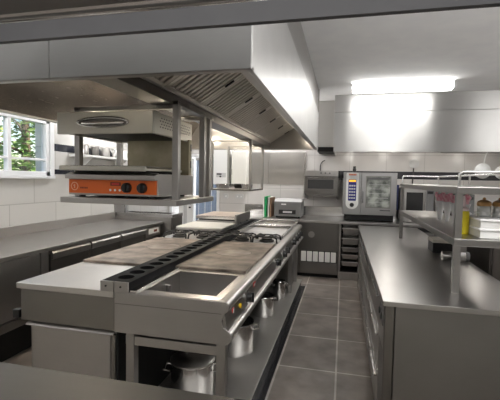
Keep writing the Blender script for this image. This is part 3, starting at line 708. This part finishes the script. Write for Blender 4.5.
box('side_panel', 'steel', rk, -.035, -.012, BYF + .02, YB - .02, 0, .865)
box('side_panel', 'steel', rk, .285, .31, BYF + .02, YB - .02, 0, .865)
box('back_panel', 'gap_shade', rk, -.012, .285, YB - .06, YB - .03, 0, .865, 0)
box('bottom_panel', 'steel', rk, -.012, .285, BYF + .02, YB - .06, 0, .12)
for k in range(6):
    z = .20 + k * .11
    for x in (-.012, .273): MB().box(x, x + .012, BYF + .03, YB - .08, z, z + .008).build('runner', 'steel', rk)
tn = ['lowest', 'second lowest', 'middle', 'second highest', 'topmost']
for k, z in enumerate((.212, .322, .432, .545, .70)):
    hh = .06 if k < 3 else .09
    t = thing('oven_tray', (.137, 6.4, z), '%s steel tray in the open rack under the back worktop' % tn[k], 'tray', 'trays in the rack')
    q = MB(); y0, y1 = BYF + .03, YB - .12
    q.prism([(.03, y0 + .02, z), (.243, y0 + .02, z), (.258, y0 + .005, z + hh), (.015, y0 + .005, z + hh)], (0, .004, 0))
    q.prism([(.03, y1, z), (.243, y1, z), (.258, y1, z + hh), (.015, y1, z + hh)], (0, .004, 0))
    q.prism([(.03, y0 + .02, z), (.034, y0 + .02, z), (.019, y0 + .02, z + hh), (.015, y0 + .02, z + hh)], (0, y1 - y0 - .02, 0))
    q.prism([(.243, y0 + .02, z), (.239, y0 + .02, z), (.254, y0 + .02, z + hh), (.258, y0 + .02, z + hh)], (0, y1 - y0 - .02, 0))
    q.box(.03, .243, y0 + .02, y1, z, z + .004)
    q.build('tray_body', 'steel_v', t)
    MB().box(.0, .273, y0 - .008, y0 + .006, z + hh, z + hh + .012).build('tray_rim', 'steel_soft', t, .003)
rcab = thing('cabinet', (1.6, 6.5, 0), 'steel back cabinet beyond the tray rack, half hidden by the right worktop', 'cabinet')
box('carcass', 'steel_dark', rcab, .315, 2.95, BYF + .03, YB - .01, .08, .865)
box('kick_plate', 'gap_shade', rcab, .315, 2.95, BYF + .09, YB - .01, 0, .08, 0)
for x0, x1 in ((.33, .95), (.97, 1.6), (1.62, 2.28), (2.30, 2.94)):
    dd = box('door', 'steel_v', rcab, x0, x1, BYF + .012, BYF + .03, .10, .78, .004)
    MB().box(x0 + .04, x1 - .04, BYF - .004, BYF + .012, .72, .735).build('handle', 'steel_polish', dd, .003)
box('drawer_band', 'gap_shade', rcab, .33, 2.94, BYF + .015, BYF + .03, .80, .85, 0)

# combi oven
co = thing('combi_oven', (.4, 6.6, .90), 'steel combi oven with white control column and glass door on the back worktop', 'oven')
OX0, OX1, OY0, OZ0, OZ1 = 0.0, .80, 6.27, 1.005, 1.665
box('body', 'steel_combi', co, OX0, OX1, OY0 + .03, YB - .06, OZ0, OZ1, .006)
box('plinth_gap', 'gap_shade', co, OX0 + .04, OX1 - .04, OY0 + .06, YB - .1, .92, OZ0, 0)
for x in (OX0 + .05, OX1 - .05):
    for y in (OY0 + .08, YB - .12): MB().lathe([(0, 0), (.025, 0), (.02, .02), (.02, .105), (0, .105)], (x, y, .90), 12).build('foot', 'black', co, smooth=True)
box('front_left', 'steel_combi', co, OX0, .268, OY0 + .005, OY0 + .03, OZ0, OZ1, .004)
def rrect(x0, x1, z0, z1, rt, rb, y, n=8):
    P = []
    for cx, cz, r, a0 in ((x1 - rt, z1 - rt, rt, 0), (x0 + rt, z1 - rt, rt, PI / 2), (x0 + rb, z0 + rb, rb, PI), (x1 - rb, z0 + rb, rb, 1.5 * PI)):
        for k in range(n + 1): a = a0 + PI / 2 * k / n; P.append((cx + r * math.cos(a), y, cz + r * math.sin(a)))
    return P
cp = MB().prism(rrect(.045, .235, 1.09, 1.655, .02, .092, OY0 - .008), (0, .013, 0)).build('control_panel', 'ceramic', co, .003)
MB().box(.085, .195, OY0 - .0105, OY0 - .008, 1.615, 1.64).build('red_lettering', 'red', cp)
wl_ = MB()
for k in range(4): wl_.box(.092 + k * .026, .110 + k * .026, OY0 - .0118, OY0 - .0105, 1.62, 1.635)
wl_.build('maker_lettering', 'orange_pale', cp)
MB().prism(rrect(.08, .20, 1.22, 1.555, .012, .012, OY0 - .0105), (0, .003, 0)).build('key_panel', 'blue', cp)
MB().box(.09, .19, OY0 - .0125, OY0 - .0105, 1.515, 1.545).build('display', 'orange_lit', cp)
kb = MB()
for j in range(5):
    for i in range(3): kb.box(.092 + i * .034, .118 + i * .034, OY0 - .0125, OY0 - .0105, 1.25 + j * .048, 1.275 + j * .048)
kb.build('keys', 'grey_pale', cp)
MB().lathe([(0, 0), (.034, 0), (.030, -.02), (0, -.022)], (.14, OY0 - .008, 1.155), 24, 'Y').build('knob', 'black', cp, smooth=True)
dr = box('door', 'steel_combi', co, .275, OX1 - .003, OY0, OY0 + .03, OZ0 + .005, OZ1 - .005, .005)
gl = MB().prism(rrect(.355, .700, 1.13, 1.60, .015, .015, OY0 - .003), (0, .004, 0)).build('door_glass', 'oven_glass_reflections', dr)
fr = MB(); fr.box(.345, .71, OY0 - .006, OY0, 1.60, 1.612).box(.345, .71, OY0 - .006, OY0, 1.118, 1.13).box(.345, .355, OY0 - .006, OY0, 1.13, 1.60).box(.70, .71, OY0 - .006, OY0, 1.13, 1.60)
fr.build('glass_frame', 'steel_dark', dr)
rr_ = MB()
for k in range(5): rr_.box(.385, .675, OY0 - .0045, OY0 - .003, 1.20 + k * .07, 1.204 + k * .07)
rr_.build('rack_lines', 'grey_pale', gl)
MB().box(.375, .685, OY0 - .0045, OY0 - .003, 1.55, 1.585).build('glass_top_band', 'grey', gl)  # plain grey band across the top of the glass
MB().tube([(.30, OY0 - .0, 1.36), (.30, OY0 - .04, 1.345), (.30, OY0 - .045, 1.22), (.30, OY0, 1.20)], .013, 10).build('handle', 'grey', dr, smooth=True)
mt = MB()
for k in range(9): mt.box(.56 + k * .017, .573 + k * .017, OY0 - .001, OY0 + .001, 1.075, 1.090)
mt.build('model_lettering', 'black', dr)
vp = MB().lathe([(0, 0), (.028, 0), (.028, .06), (.022, .065), (.022, .10), (.0, .10)], (.17, 6.5, OZ1), 16).build('vent_pipe', 'black', co, smooth=True)

# wall oven
mo = thing('wall_oven', (-.35, 6.75, 1.26), 'steel eye-level grill oven with dark glass on the back wall left of combi oven', 'oven')
box('body', 'steel_dark', mo, -.635, -.085, 6.56, YB - .008, 1.30, 1.69, .004)
box('top_fascia', 'steel', mo, -.635, -.085, 6.545, 6.56, 1.60, 1.69, .003)
od = box('door', 'steel_dark', mo, -.615, -.105, 6.54, 6.56, 1.345, 1.585, .004)
MB().box(-.575, -.155, 6.536, 6.541, 1.39, 1.54).build('door_glass', 'glass_dark', od)
MB().tube([(-.58, 6.54, 1.567), (-.58, 6.51, 1.567), (-.14, 6.51, 1.567), (-.14, 6.54, 1.567)], .008, 8).build('handle', 'steel_polish', od, smooth=True)
for k in range(3): MB().lathe([(0, 0), (.016, 0), (.014, -.015), (0, -.016)], (-.36 + k * .07, 6.545, 1.65), 14, 'Y').build('knob', 'grey', mo, smooth=True)
box('drip_tray', 'steel_dark', mo, -.60, -.09, 6.53, YB - .03, 1.268, 1.298, .003)
for x in (-.62, -.10): MB().prism([(x, YB - .008, 1.20), (x, YB - .008, 1.30), (x, 6.60, 1.30), (x, 6.60, 1.275)], (.012, 0, 0)).build('bracket', 'black', mo)
tag(MB().tube([(-.40, 6.94, 1.70), (-.40, 6.935, 1.76), (-.39, 6.93, 1.82), (-.36, 6.93, 1.86), (-.32, 6.935, 1.88)], .008, 8).build('power_cable', 'rubber', smooth=True), 'black power cable curving up the tiles above the wall oven', 'cable')
tag(MB().box(-.070, -.018, YB - .03, YB - .001, 1.54, 1.70).build('power_isolator', 'black', None, .004), 'black wall isolator box beside the combi oven top', 'switch')

# device and chopping boards on the back worktop
vm = thing('vacuum_packer', (-.88, 6.5, .90), 'grey countertop vacuum packer with front display on the back worktop', 'machine')
box('body', 'grey', vm, -1.10, -.65, 6.33, 6.78, .925, 1.17, .012)
MB().prism([(-1.10, 6.34, 1.17), (-1.10, 6.40, 1.205), (-1.10, 6.76, 1.205), (-1.10, 6.78, 1.17)], (.45, 0, 0)).build('lid', 'grey_pale', vm, .006)
vf = box('control_panel', 'black', vm, -1.02, -.74, 6.322, 6.331, .965, 1.035, 0)
MB().box(-.95, -.80, 6.319, 6.323, .985, 1.015).build('display', 'grey_pale', vf)
MB().box(-.98, -.90, 6.324, 6.331, 1.115, 1.135).build('maker_lettering', 'ceramic', vm)
for x in (-1.06, -.69):
    for y in (6.38, 6.73): MB().lathe([(0, 0), (.02, 0), (.018, .026), (0, .026)], (x, y, .90), 12).build('foot', 'rubber', vm, smooth=True)
for k, (x, m, z1, lab) in enumerate(((-1.282, 'board_white', 1.225, 'white chopping board standing left of the green one'), (-1.252, 'green', 1.245, 'green chopping board standing on edge beside the grey machine'), (-1.20, 'board_white', 1.235, 'white chopping board standing right of the green one'), (-1.165, 'board_brown', 1.225, 'brown chopping board standing nearest the grey machine'))):
    th = .036 if m == 'green' else .02
    o = MB(); o.box(x - th / 2, x + th / 2, 6.35, 6.75, .90, z1)
    tag(o.build('chopping_board', m, None, .005), lab, 'chopping board', 'chopping boards on the back worktop')

# wall panel, boiler, cupboard, sockets
wp = thing('wall_panel', (-1.1, YB, 1.44), 'large steel splash panel on the back wall under the main hood', 'panel')
for x0, x1 in ((-1.64, -1.32), (-1.318, -.68)): box('sheet', 'steel_v', wp, x0, x1, YB - .012, YB - .004, 1.445, 2.02, .002)
box('edge_strip', 'steel_polish', wp, -.68, -.655, YB - .03, YB - .004, 1.22, 2.02, .002)
bo = thing('water_heater', (-2.13, 6.8, 1.42), 'white wall-hung water heater with small dark control panel', 'water heater')
box('casing', 'white', bo, -2.28, -1.985, 6.66, YB - .004, 1.42, 2.06, .01)
pn = box('control_panel', 'grey_pale', bo, -2.22, -2.04, 6.652, 6.66, 1.55, 1.63, .002)
MB().box(-2.21, -2.12, 6.648, 6.652, 1.595, 1.62).build('display', 'black', pn)
MB().lathe([(0, 0), (.018, 0), (.016, -.015), (0, -.015)], (-2.14, 6.652, 1.565), 14, 'Y').build('knob', 'black', pn)
wc = thing('wall_cupboard', (-1.8, 6.8, 1.40), 'cream wall cupboard between the white water heater and the steel panel', 'cupboard')
box('carcass', 'cream', wc, -1.945, -1.665, 6.68, YB - .004, 1.40, 2.02, .004)
cd = box('door', 'cream', wc, -1.94, -1.67, 6.66, 6.68, 1.405, 2.015, .004)
MB().box(-1.935, -1.925, 6.645, 6.66, 1.60, 1.70).build('handle', 'steel', cd)
for x, wd, lab in ((-2.12, .085, 'single white wall socket, left of the double one'), (-1.86, .15, 'double white wall socket on the back wall')):
    s_ = thing('wall_socket', (x, YB, 1.16), lab, 'socket', 'sockets on the back wall')
    box('faceplate', 'grey_pale', s_, x - wd / 2, x + wd / 2, YB - .012, YB - .002, 1.165, 1.25, .003)
    for q in ([0] if wd < .1 else [-.035, .035]): MB().box(x + q - .012, x + q + .012, YB - .016, YB - .012, 1.19, 1.215).build('switch_rocker', 'ceramic', s_)

# two more ovens standing behind the right worktop
def oven2(x0, x1, y0, z0, z1, label, m):
    t = thing('microwave_oven', ((x0 + x1) / 2, y0 + .2, z0), label, 'microwave', 'microwaves on the back worktop')
    box('body', m, t, x0, x1, y0 + .012, y0 + .42, z0 + .012, z1, .006)
    dd = box('door', m, t, x0 + .005, x1 - .115, y0, y0 + .012, z0 + .02, z1 - .01, .004)
    MB().box(x0 + .06, x1 - .16, y0 - .003, y0, z0 + .08, z1 - .06).build('door_glass', 'glass_dark', dd)
    MB().tube([(x1 - .135, y0, z0 + .06), (x1 - .135, y0 - .03, z0 + .07), (x1 - .135, y0 - .03, z1 - .06), (x1 - .135, y0, z1 - .05)], .007, 8).build('handle', 'steel_polish', dd, smooth=True)
    cp = box('control_panel', 'grey', t, x1 - .11, x1 - .005, y0, y0 + .012, z0 + .02, z1 - .01, .003)
    MB().box(x1 - .10, x1 - .02, y0 - .003, y0, z1 - .08, z1 - .04).build('display', 'black', cp)
    for k in range(2): MB().lathe([(0, 0), (.02, 0), (.018, -.02), (0, -.02)], (x1 - .057, y0, z0 + .08 + k * .09), 14, 'Y').build('knob', 'grey_pale', cp)
    for x in (x0 + .04, x1 - .04):
        for y in (y0 + .05, y0 + .38): MB().lathe([(0, 0), (.015, 0), (.015, .012), (0, .012)], (x, y, z0), 10).build('foot', 'rubber', t)
oven2(.90, 1.36, 6.42, .90, 1.43, 'steel microwave oven with dark glass, right of the combi oven', 'steel')
oven2(1.42, 1.92, 6.42, .90, 1.36, 'darker microwave oven, second to the right of the combi oven', 'steel_dark')
tag(MB().box(.845, .885, 6.7, YB - .01, 1.07, 1.48).build('blue_folder', 'navy_b', None, .003), 'dark blue folder standing between combi oven and microwave', 'folder')
# skimmer hanging on the wall tiles
sk_ = thing('wall_skimmer', (1.13, YB - .02, 1.50), 'round skimmer with black handle hanging on the back wall tiles', 'skimmer')
MB().lathe([(0, 0), (.05, -.004), (.075, -.016), (.078, -.016), (.05, .0), (0, .004)], (1.135, YB - .012, 1.835), 24, 'Y').build('skimmer_disc', 'grey_pale', sk_, smooth=True)
MB().tube([(1.13, YB - .02, 1.765), (1.125, YB - .018, 1.62), (1.12, YB - .016, 1.48)], .009, 8).build('handle', 'rubber', sk_, smooth=True)
# ladles under the back hood
def ladle(x, z, r, label, L=.13, tilt=.0):
    t = thing('ladle', (x, 5.92, z), label, 'ladle', 'ladles hanging under the back hood')
    y = 5.92; z1 = 1.945
    MB().tube([(x + tilt + .02, 5.93, z1 - .008), (x + tilt + .012, 5.925, z1 + .006), (x + tilt, 5.92, z1 - .004), (x + tilt * .5, y, z + r + L * .5), (x, y, z + r * .8)], .007, 8).build('handle', 'ceramic', t, smooth=True)
    prof = [(0, -.035), (r * .45, -.03), (r * .8, -.015), (r, .0), (r * .96, .0), (r * .76, -.012), (r * .42, -.026), (0, -.030)]
    MB().lathe([(a, b * 2.4 + .02) for a, b in prof], (x, y, z), 28, 'Y').build('bowl', 'steel_polish' if r < .08 else 'ceramic', t, smooth=True)
ladle(1.855, 1.70, .105, 'white round ladle hanging leftmost under the back hood', tilt=.03)
ladle(2.09, 1.68, .09, 'second white ladle from the left under the back hood')
ladle(2.26, 1.72, .13, 'largest white ladle at the right edge under the back hood')

# ------------------------------------------------------------------ right worktop and over-shelf
KX0, KX1, KY0, KY1 = .235, 1.005, 2.14, 5.72
rw = thing('worktop', (.62, 3.9, .86), 'long steel worktop on the right with a double over-shelf', 'worktop')
box('top', 'steel_top', rw, KX0 - .012, KX1, KY0 - .01, KY1, .872, .90, .003)
box('end_panel', 'steel_dark2', rw, KX0 + .055, KX1 - .02, KY0 + .012, KY0 + .03, .05, .872, .003)
box('corner_post', 'steel_dark', rw, KX0 + .002, KX0 + .05, KY0 + .008, KY0 + .05, .03, .872, .003)
box('end_leg', 'steel_v', rw, KX0 + .004, KX0 + .05, KY1 - .06, KY1 - .015, 0, .872, .003)
box('end_leg', 'steel_v', rw, KX1 - .06, KX1 - .015, KY1 - .06, KY1 - .015, 0, .872, .003)
units = [(2.20, 3.28, 'steel drawer cabinet nearest the hatch under the right worktop', True), (3.28, 4.36, 'middle steel drawer cabinet under the right worktop', False), (4.36, 5.44, 'farthest steel drawer cabinet under the right worktop', False)]
for y0, y1, lab, soc in units:
    t = thing('drawer_cabinet', ((KX0 + KX1) / 2, (y0 + y1) / 2, 0), lab, 'cabinet', 'drawer cabinets under the right worktop')
    box('carcass', 'steel_dark', t, KX0 + .03, KX1 - .03, y0 + .002, y1 - .002, .10, .87)
    box('kick_plate', 'gap_shade', t, KX0 + .08, KX1 - .08, y0 + .002, y1 - .002, 0, .10, 0)  # black kick carries the shadow under the cabinets in its colour
    a = y0
    if soc:
        sp_ = box('socket_panel', 'steel', t, KX0 + .004, KX0 + .03, y0 + .005, y0 + .24, .60, .86, .003)
        for k in range(2):
            s2 = MB().box(KX0 - .001, KX0 + .004, y0 + .03 + k * .1, y0 + .11 + k * .1, .73, .82).build('socket', 'grey', sp_, .002)
            MB().lathe([(0, 0), (.022, 0), (.018, -.008), (0, -.008)], (KX0 - .001, y0 + .07 + k * .1, .775), 14, 'X').build('socket_face', 'black', s2)
        box('lower_panel', 'steel_dark', t, KX0 + .006, KX0 + .03, y0 + .005, y0 + .24, .11, .59, .003)
        a = y0 + .245
    w_ = (y1 - a) / 2
    for c in range(2):
        for z0, z1 in ((.11, .36), (.37, .62), (.63, .86)):
            dd = box('drawer', 'steel', t, KX0 + .004, KX0 + .03, a + c * w_ + .005, a + (c + 1) * w_ - .005, z0, z1, .003)
            MB().box(KX0 - .014, KX0 + .004, a + c * w_ + .03, a + (c + 1) * w_ - .03, z1 - .04, z1 - .026).build('handle', 'steel_polish', dd, .003)
so = thing('over_shelf', (.82, 3.5, .90), 'double-tier steel over-shelf with guard rail standing on the right worktop', 'shelf')
box('lower_shelf', 'steel_v', so, .622, 1.02, 2.395, 4.62, 1.172, 1.214, .003)
box('upper_shelf', 'steel_v', so, .622, 1.02, 2.395, 4.62, 1.468, 1.508, .003)
for x in (.642, 1.0):
    for y in (2.42, 4.59):
        box('post', 'steel_v', so, x - .018, x + .018, y - .018, y + .018, .90, 1.172, .002); 
        box('post', 'steel_v', so, x - .018, x + .018, y - .018, y + .018, 1.214, 1.468, .002)
gq = [(.64, 2.42, 1.508), (.64, 2.42, 1.58), (.655, 2.42, 1.592), (.985, 2.42, 1.592), (1.0, 2.43, 1.592), (1.0, 4.57, 1.592), (.985, 4.59, 1.592), (.655, 4.59, 1.592), (.64, 4.59, 1.58), (.64, 4.59, 1.508)]
MB().tube(gq, .008, 10).build('guard_rail', 'steel_polish', so, smooth=True)
for x, y in ((1.0, 2.43), (1.0, 4.57), (1.0, 3.5)): MB().tube([(x, y, 1.508), (x, y, 1.59)], .008, 8).build('rail_post', 'steel_polish', so, smooth=True)

# things on the over-shelf
cn = ['nearest', 'second nearest', 'third nearest', 'farthest']
for k in range(4):
    x, y = .875 - .020 * k, 3.16 + k * .15
    t = thing('piping_bag', (x, y, 1.214), '%s white cone with pink frilled top in the row on the lower over-shelf' % cn[k], 'piping bag', 'white cones on the over-shelf')
    MB().lathe([(0, 0), (.014, 0), (.021, .06), (.034, .13), (.045, .16), (.043, .16), (.032, .13), (.012, .01), (0, .008)], (x, y, 1.214), 20).build('cone', 'cone', t, smooth=True)
    fr = MB()
    for j in range(9):
        a = 2 * PI * j / 9; c, s = math.cos(a), math.sin(a); rr = .04
        fr.prism([(x + c * .01 - s * .018, y + s * .01 + c * .018, 1.355), (x + c * .01 + s * .018, y + s * .01 - c * .018, 1.355), (x + c * rr + s * .016, y + s * rr - c * .016, 1.42 + .012 * (j % 3)), (x + c * rr * .8, y + s * rr * .8, 1.435 + .012 * (j % 2)), (x + c * rr - s * .016, y + s * rr + c * .016, 1.42)], (c * .004, s * .004, .002))
    fr.build('pink_frill', 'pink', t)
sb = thing('squeeze_bottle', (.735, 2.62, 1.214), 'yellow squeeze bottle with pale pink nozzle behind the near over-shelf post', 'bottle')
MB().lathe([(0, 0), (.032, 0), (.034, .01), (.034, .13), (.028, .145), (.0, .145)], (.735, 2.66, 1.214), 24).build('bottle_body', 'yellow_p', sb, smooth=True)
MB().lathe([(.030, .143), (.030, .16), (.012, .17), (.006, .235), (0, .236)], (.735, 2.66, 1.214), 20).build('nozzle', 'pinkwhite', sb, smooth=True)
def tub(z0, z1, label):
    t = thing('food_container', (.90, 2.62, z0), label, 'container', 'white containers on the over-shelf')
    q = MB(); a0, a1, b0, b1 = .775, 1.015, 2.47, 2.80
    q.box(a0, a1, b0, b0 + .006, z0, z1 - .012).box(a0, a1, b1 - .006, b1, z0, z1 - .012).box(a0, a0 + .006, b0 + .006, b1 - .006, z0, z1 - .012).box(a1 - .006, a1, b0 + .006, b1 - .006, z0, z1 - .012).box(a0 + .006, a1 - .006, b0 + .006, b1 - .006, z0, z0 + .006)
    q.build('tub', 'ceramic', t, .002)
    box('lid', 'cone', t, a0 - .008, a1 + .003, b0 - .008, b1 + .006, z1 - .012, z1, .003)
tub(1.214, 1.270, 'lower white lidded container of two at the near end of the over-shelf')
tub(1.270, 1.325, 'upper white lidded container of two, under the wooden-lidded jars')
for k, (x, lab) in enumerate(((.842, 'left glass jar with turned wooden lid on the white containers'), (.928, 'right glass jar with turned wooden lid on the white containers'))):
    t = thing('storage_jar', (x, 2.64, 1.325), lab, 'jar', 'wooden-lidded jars')
    MB().lathe([(0, 0), (.036, 0), (.038, .01), (.038, .03), (.0365, .033), (.038, .036), (.038, .062), (.034, .068), (0, .068)], (x, 2.64, 1.325), 24).build('jar_body', 'jar', t, smooth=True)
    MB().lathe([(.0, .068), (.038, .068), (.041, .076), (.037, .092), (.020, .102), (.008, .104), (.010, .112), (.006, .118), (0, .119)], (x, 2.64, 1.325), 24).build('wooden_lid', 'wood', t, smooth=True)

# small things on the right worktop under the shelf
ro = thing('steel_canister', (.93, 3.42, .90), 'steel canister lying on its side on the right worktop under the shelf', 'canister')
MB().lathe([(0, 0), (.034, .0), (.036, .004), (.036, .17), (.033, .175), (0, .175)], (.80, 3.42, .938), 20, 'X').build('canister_body', 'steel_polish', ro, smooth=True)
MB().lathe([(.0, .175), (.037, .175), (.037, .20), (0, .202)], (.80, 3.42, .938), 20, 'X').build('cap', 'grey', ro, smooth=True)
bx_ = thing('utensil_box', (.88, 3.85, .90), 'black utensil box with pale lid behind the lying steel canister', 'box')
box('box_body', 'black', bx_, .80, .985, 3.75, 3.95, .90, .99, .004)
box('lid', 'paper', bx_, .795, .99, 3.745, 3.955, .99, 1.02, .004)
dc = thing('tall_cabinet', (1.65, 3.7, 0), 'dark brown cabinet standing beyond the right worktop', 'cabinet')
box('carcass', 'brown', dc, 1.16, 2.3, 3.45, 4.05, .08, 1.12, .004)
box('kick_plate', 'gap_shade', dc, 1.18, 2.28, 3.50, 4.0, 0, .08, 0)
dd = box('door', 'brown', dc, 1.175, 1.72, 3.43, 3.45, .10, 1.10, .003); MB().box(1.68, 1.70, 3.405, 3.43, .55, .75).build('handle', 'steel', dd, .003)
dd = box('door', 'brown', dc, 1.735, 2.285, 3.43, 3.45, .10, 1.10, .003); MB().box(1.76, 1.78, 3.405, 3.43, .55, .75).build('handle', 'steel', dd, .003)

# ------------------------------------------------------------------ light
def area(name, loc, size, power, rot=(0, 0, 0), col=(1, .97, .92), sy=None):
    l = bpy.data.lights.new(name, 'AREA'); l.energy = power; l.color = col; l.size = size
    if sy: l.shape = 'RECTANGLE'; l.size_y = sy
    o = bpy.data.objects.new(name, l); C.objects.link(o); o.location = loc; o.rotation_euler = rot; return o
def lamp(name, loc, power, r=.04, col=(1, .9, .75)):
    l = bpy.data.lights.new(name, 'POINT'); l.energy = power; l.color = col; l.shadow_soft_size = r
    o = bpy.data.objects.new(name, l); C.objects.link(o); o.location = loc; return o
area('hatch_fill', (-.6, 1.31, ZC - .02), 3.2, 7, sy=.12, col=(1, .985, .965))  # added fill hidden above the lintel, brightens hood front and range end
lamp('near_fill', (1.0, 1.78, 2.5), 36, .45, (1, .985, .965))  # unseen fill added to light the aisle floor
lamp('right_fill', (2.7, 3.9, 2.45), 22, .5, (1, .985, .965))  # out-of-view fill added for the right side and ceiling
lamp('left_fill', (-2.75, 1.9, 2.45), 30, .2, (1, .985, .965))  # added fill masked by the hood front, evens out the left side
lamp('left_far_fill', (-2.75, 4.6, 2.45), 22, .2, (1, .985, .965))  # unseen fill added over the far left counters
area('pass_fill', (-.3, -.9, ZC - .02), 3.0, 55, sy=.9, col=(1, .985, .965))  # fill added behind the camera for the surfaces facing it
area('passage_ceiling_lamp', (-2.3, 7.8, ZC - .02), 1.2, 50, sy=.6, col=(.9, .95, 1))
for y in (2.4, 3.7, 5.0): lamp('hood_lamp', (-1.75, y, 2.43), 16)
for x, y in ((-.47, 5.35), (-1.9, 5.35)): lamp('hood_corner_lamp', (x, y - .05, 2.1), 1.5)
for x in (.12, .72, 1.25, 1.95): lamp('back_hood_lamp', (x, 6.35, BZ - .0), 2, .04, (1, .95, .88))
lamp('back_left_fill', (-1.3, 6.35, 2.5), 24, .15, (1, .985, .965))  # added fill hidden behind the main hood, lifts the back-left wall
# daylight
w = area('window_daylight', (XL - .2, (WY0 + WY1) / 2, (WZ0 + WZ1) / 2), WY1 - WY0, 1, rot=(0, -PI / 2, 0), sy=.64); w.data.cycles.is_portal = True
w.rotation_euler = (0, -PI / 2, 0); w.data.size = .64; w.data.size_y = WY1 - WY0
W = bpy.data.worlds.new('sky'); bpy.context.scene.world = W; W.use_nodes = True
nt = W.node_tree; bg = nt.nodes['Background']; sky = nt.nodes.new('ShaderNodeTexSky')
sky.sky_type = 'NISHITA'; sky.sun_elevation = math.radians(38); sky.sun_rotation = math.radians(80); sky.sun_intensity = .35
nt.links.new(sky.outputs[0], bg.inputs['Color']); bg.inputs['Strength'].default_value = .22

# ------------------------------------------------------------------ camera
cam = bpy.data.cameras.new('camera'); co_ = bpy.data.objects.new('camera', cam); C.objects.link(co_)
cam.sensor_width = 36; cam.lens = 388.56 / 500 * 36; cam.clip_start = .02
r0 = Vector((.97225, .23319, .01872)); r1 = -Vector((.03079, -.04823, -.99836)); r2 = -Vector((-.23191, .97123, -.05408))
co_.matrix_world = Matrix(((r0.x, r1.x, r2.x, 0), (r0.y, r1.y, r2.y, 0), (r0.z, r1.z, r2.z, 1.53), (0, 0, 0, 1)))
S = bpy.context.scene; S.camera = co_
S.view_settings.view_transform = 'Standard'; S.view_settings.look = 'None'; S.view_settings.gamma = 1; S.view_settings.use_curve_mapping = False
S.view_settings.exposure = .52
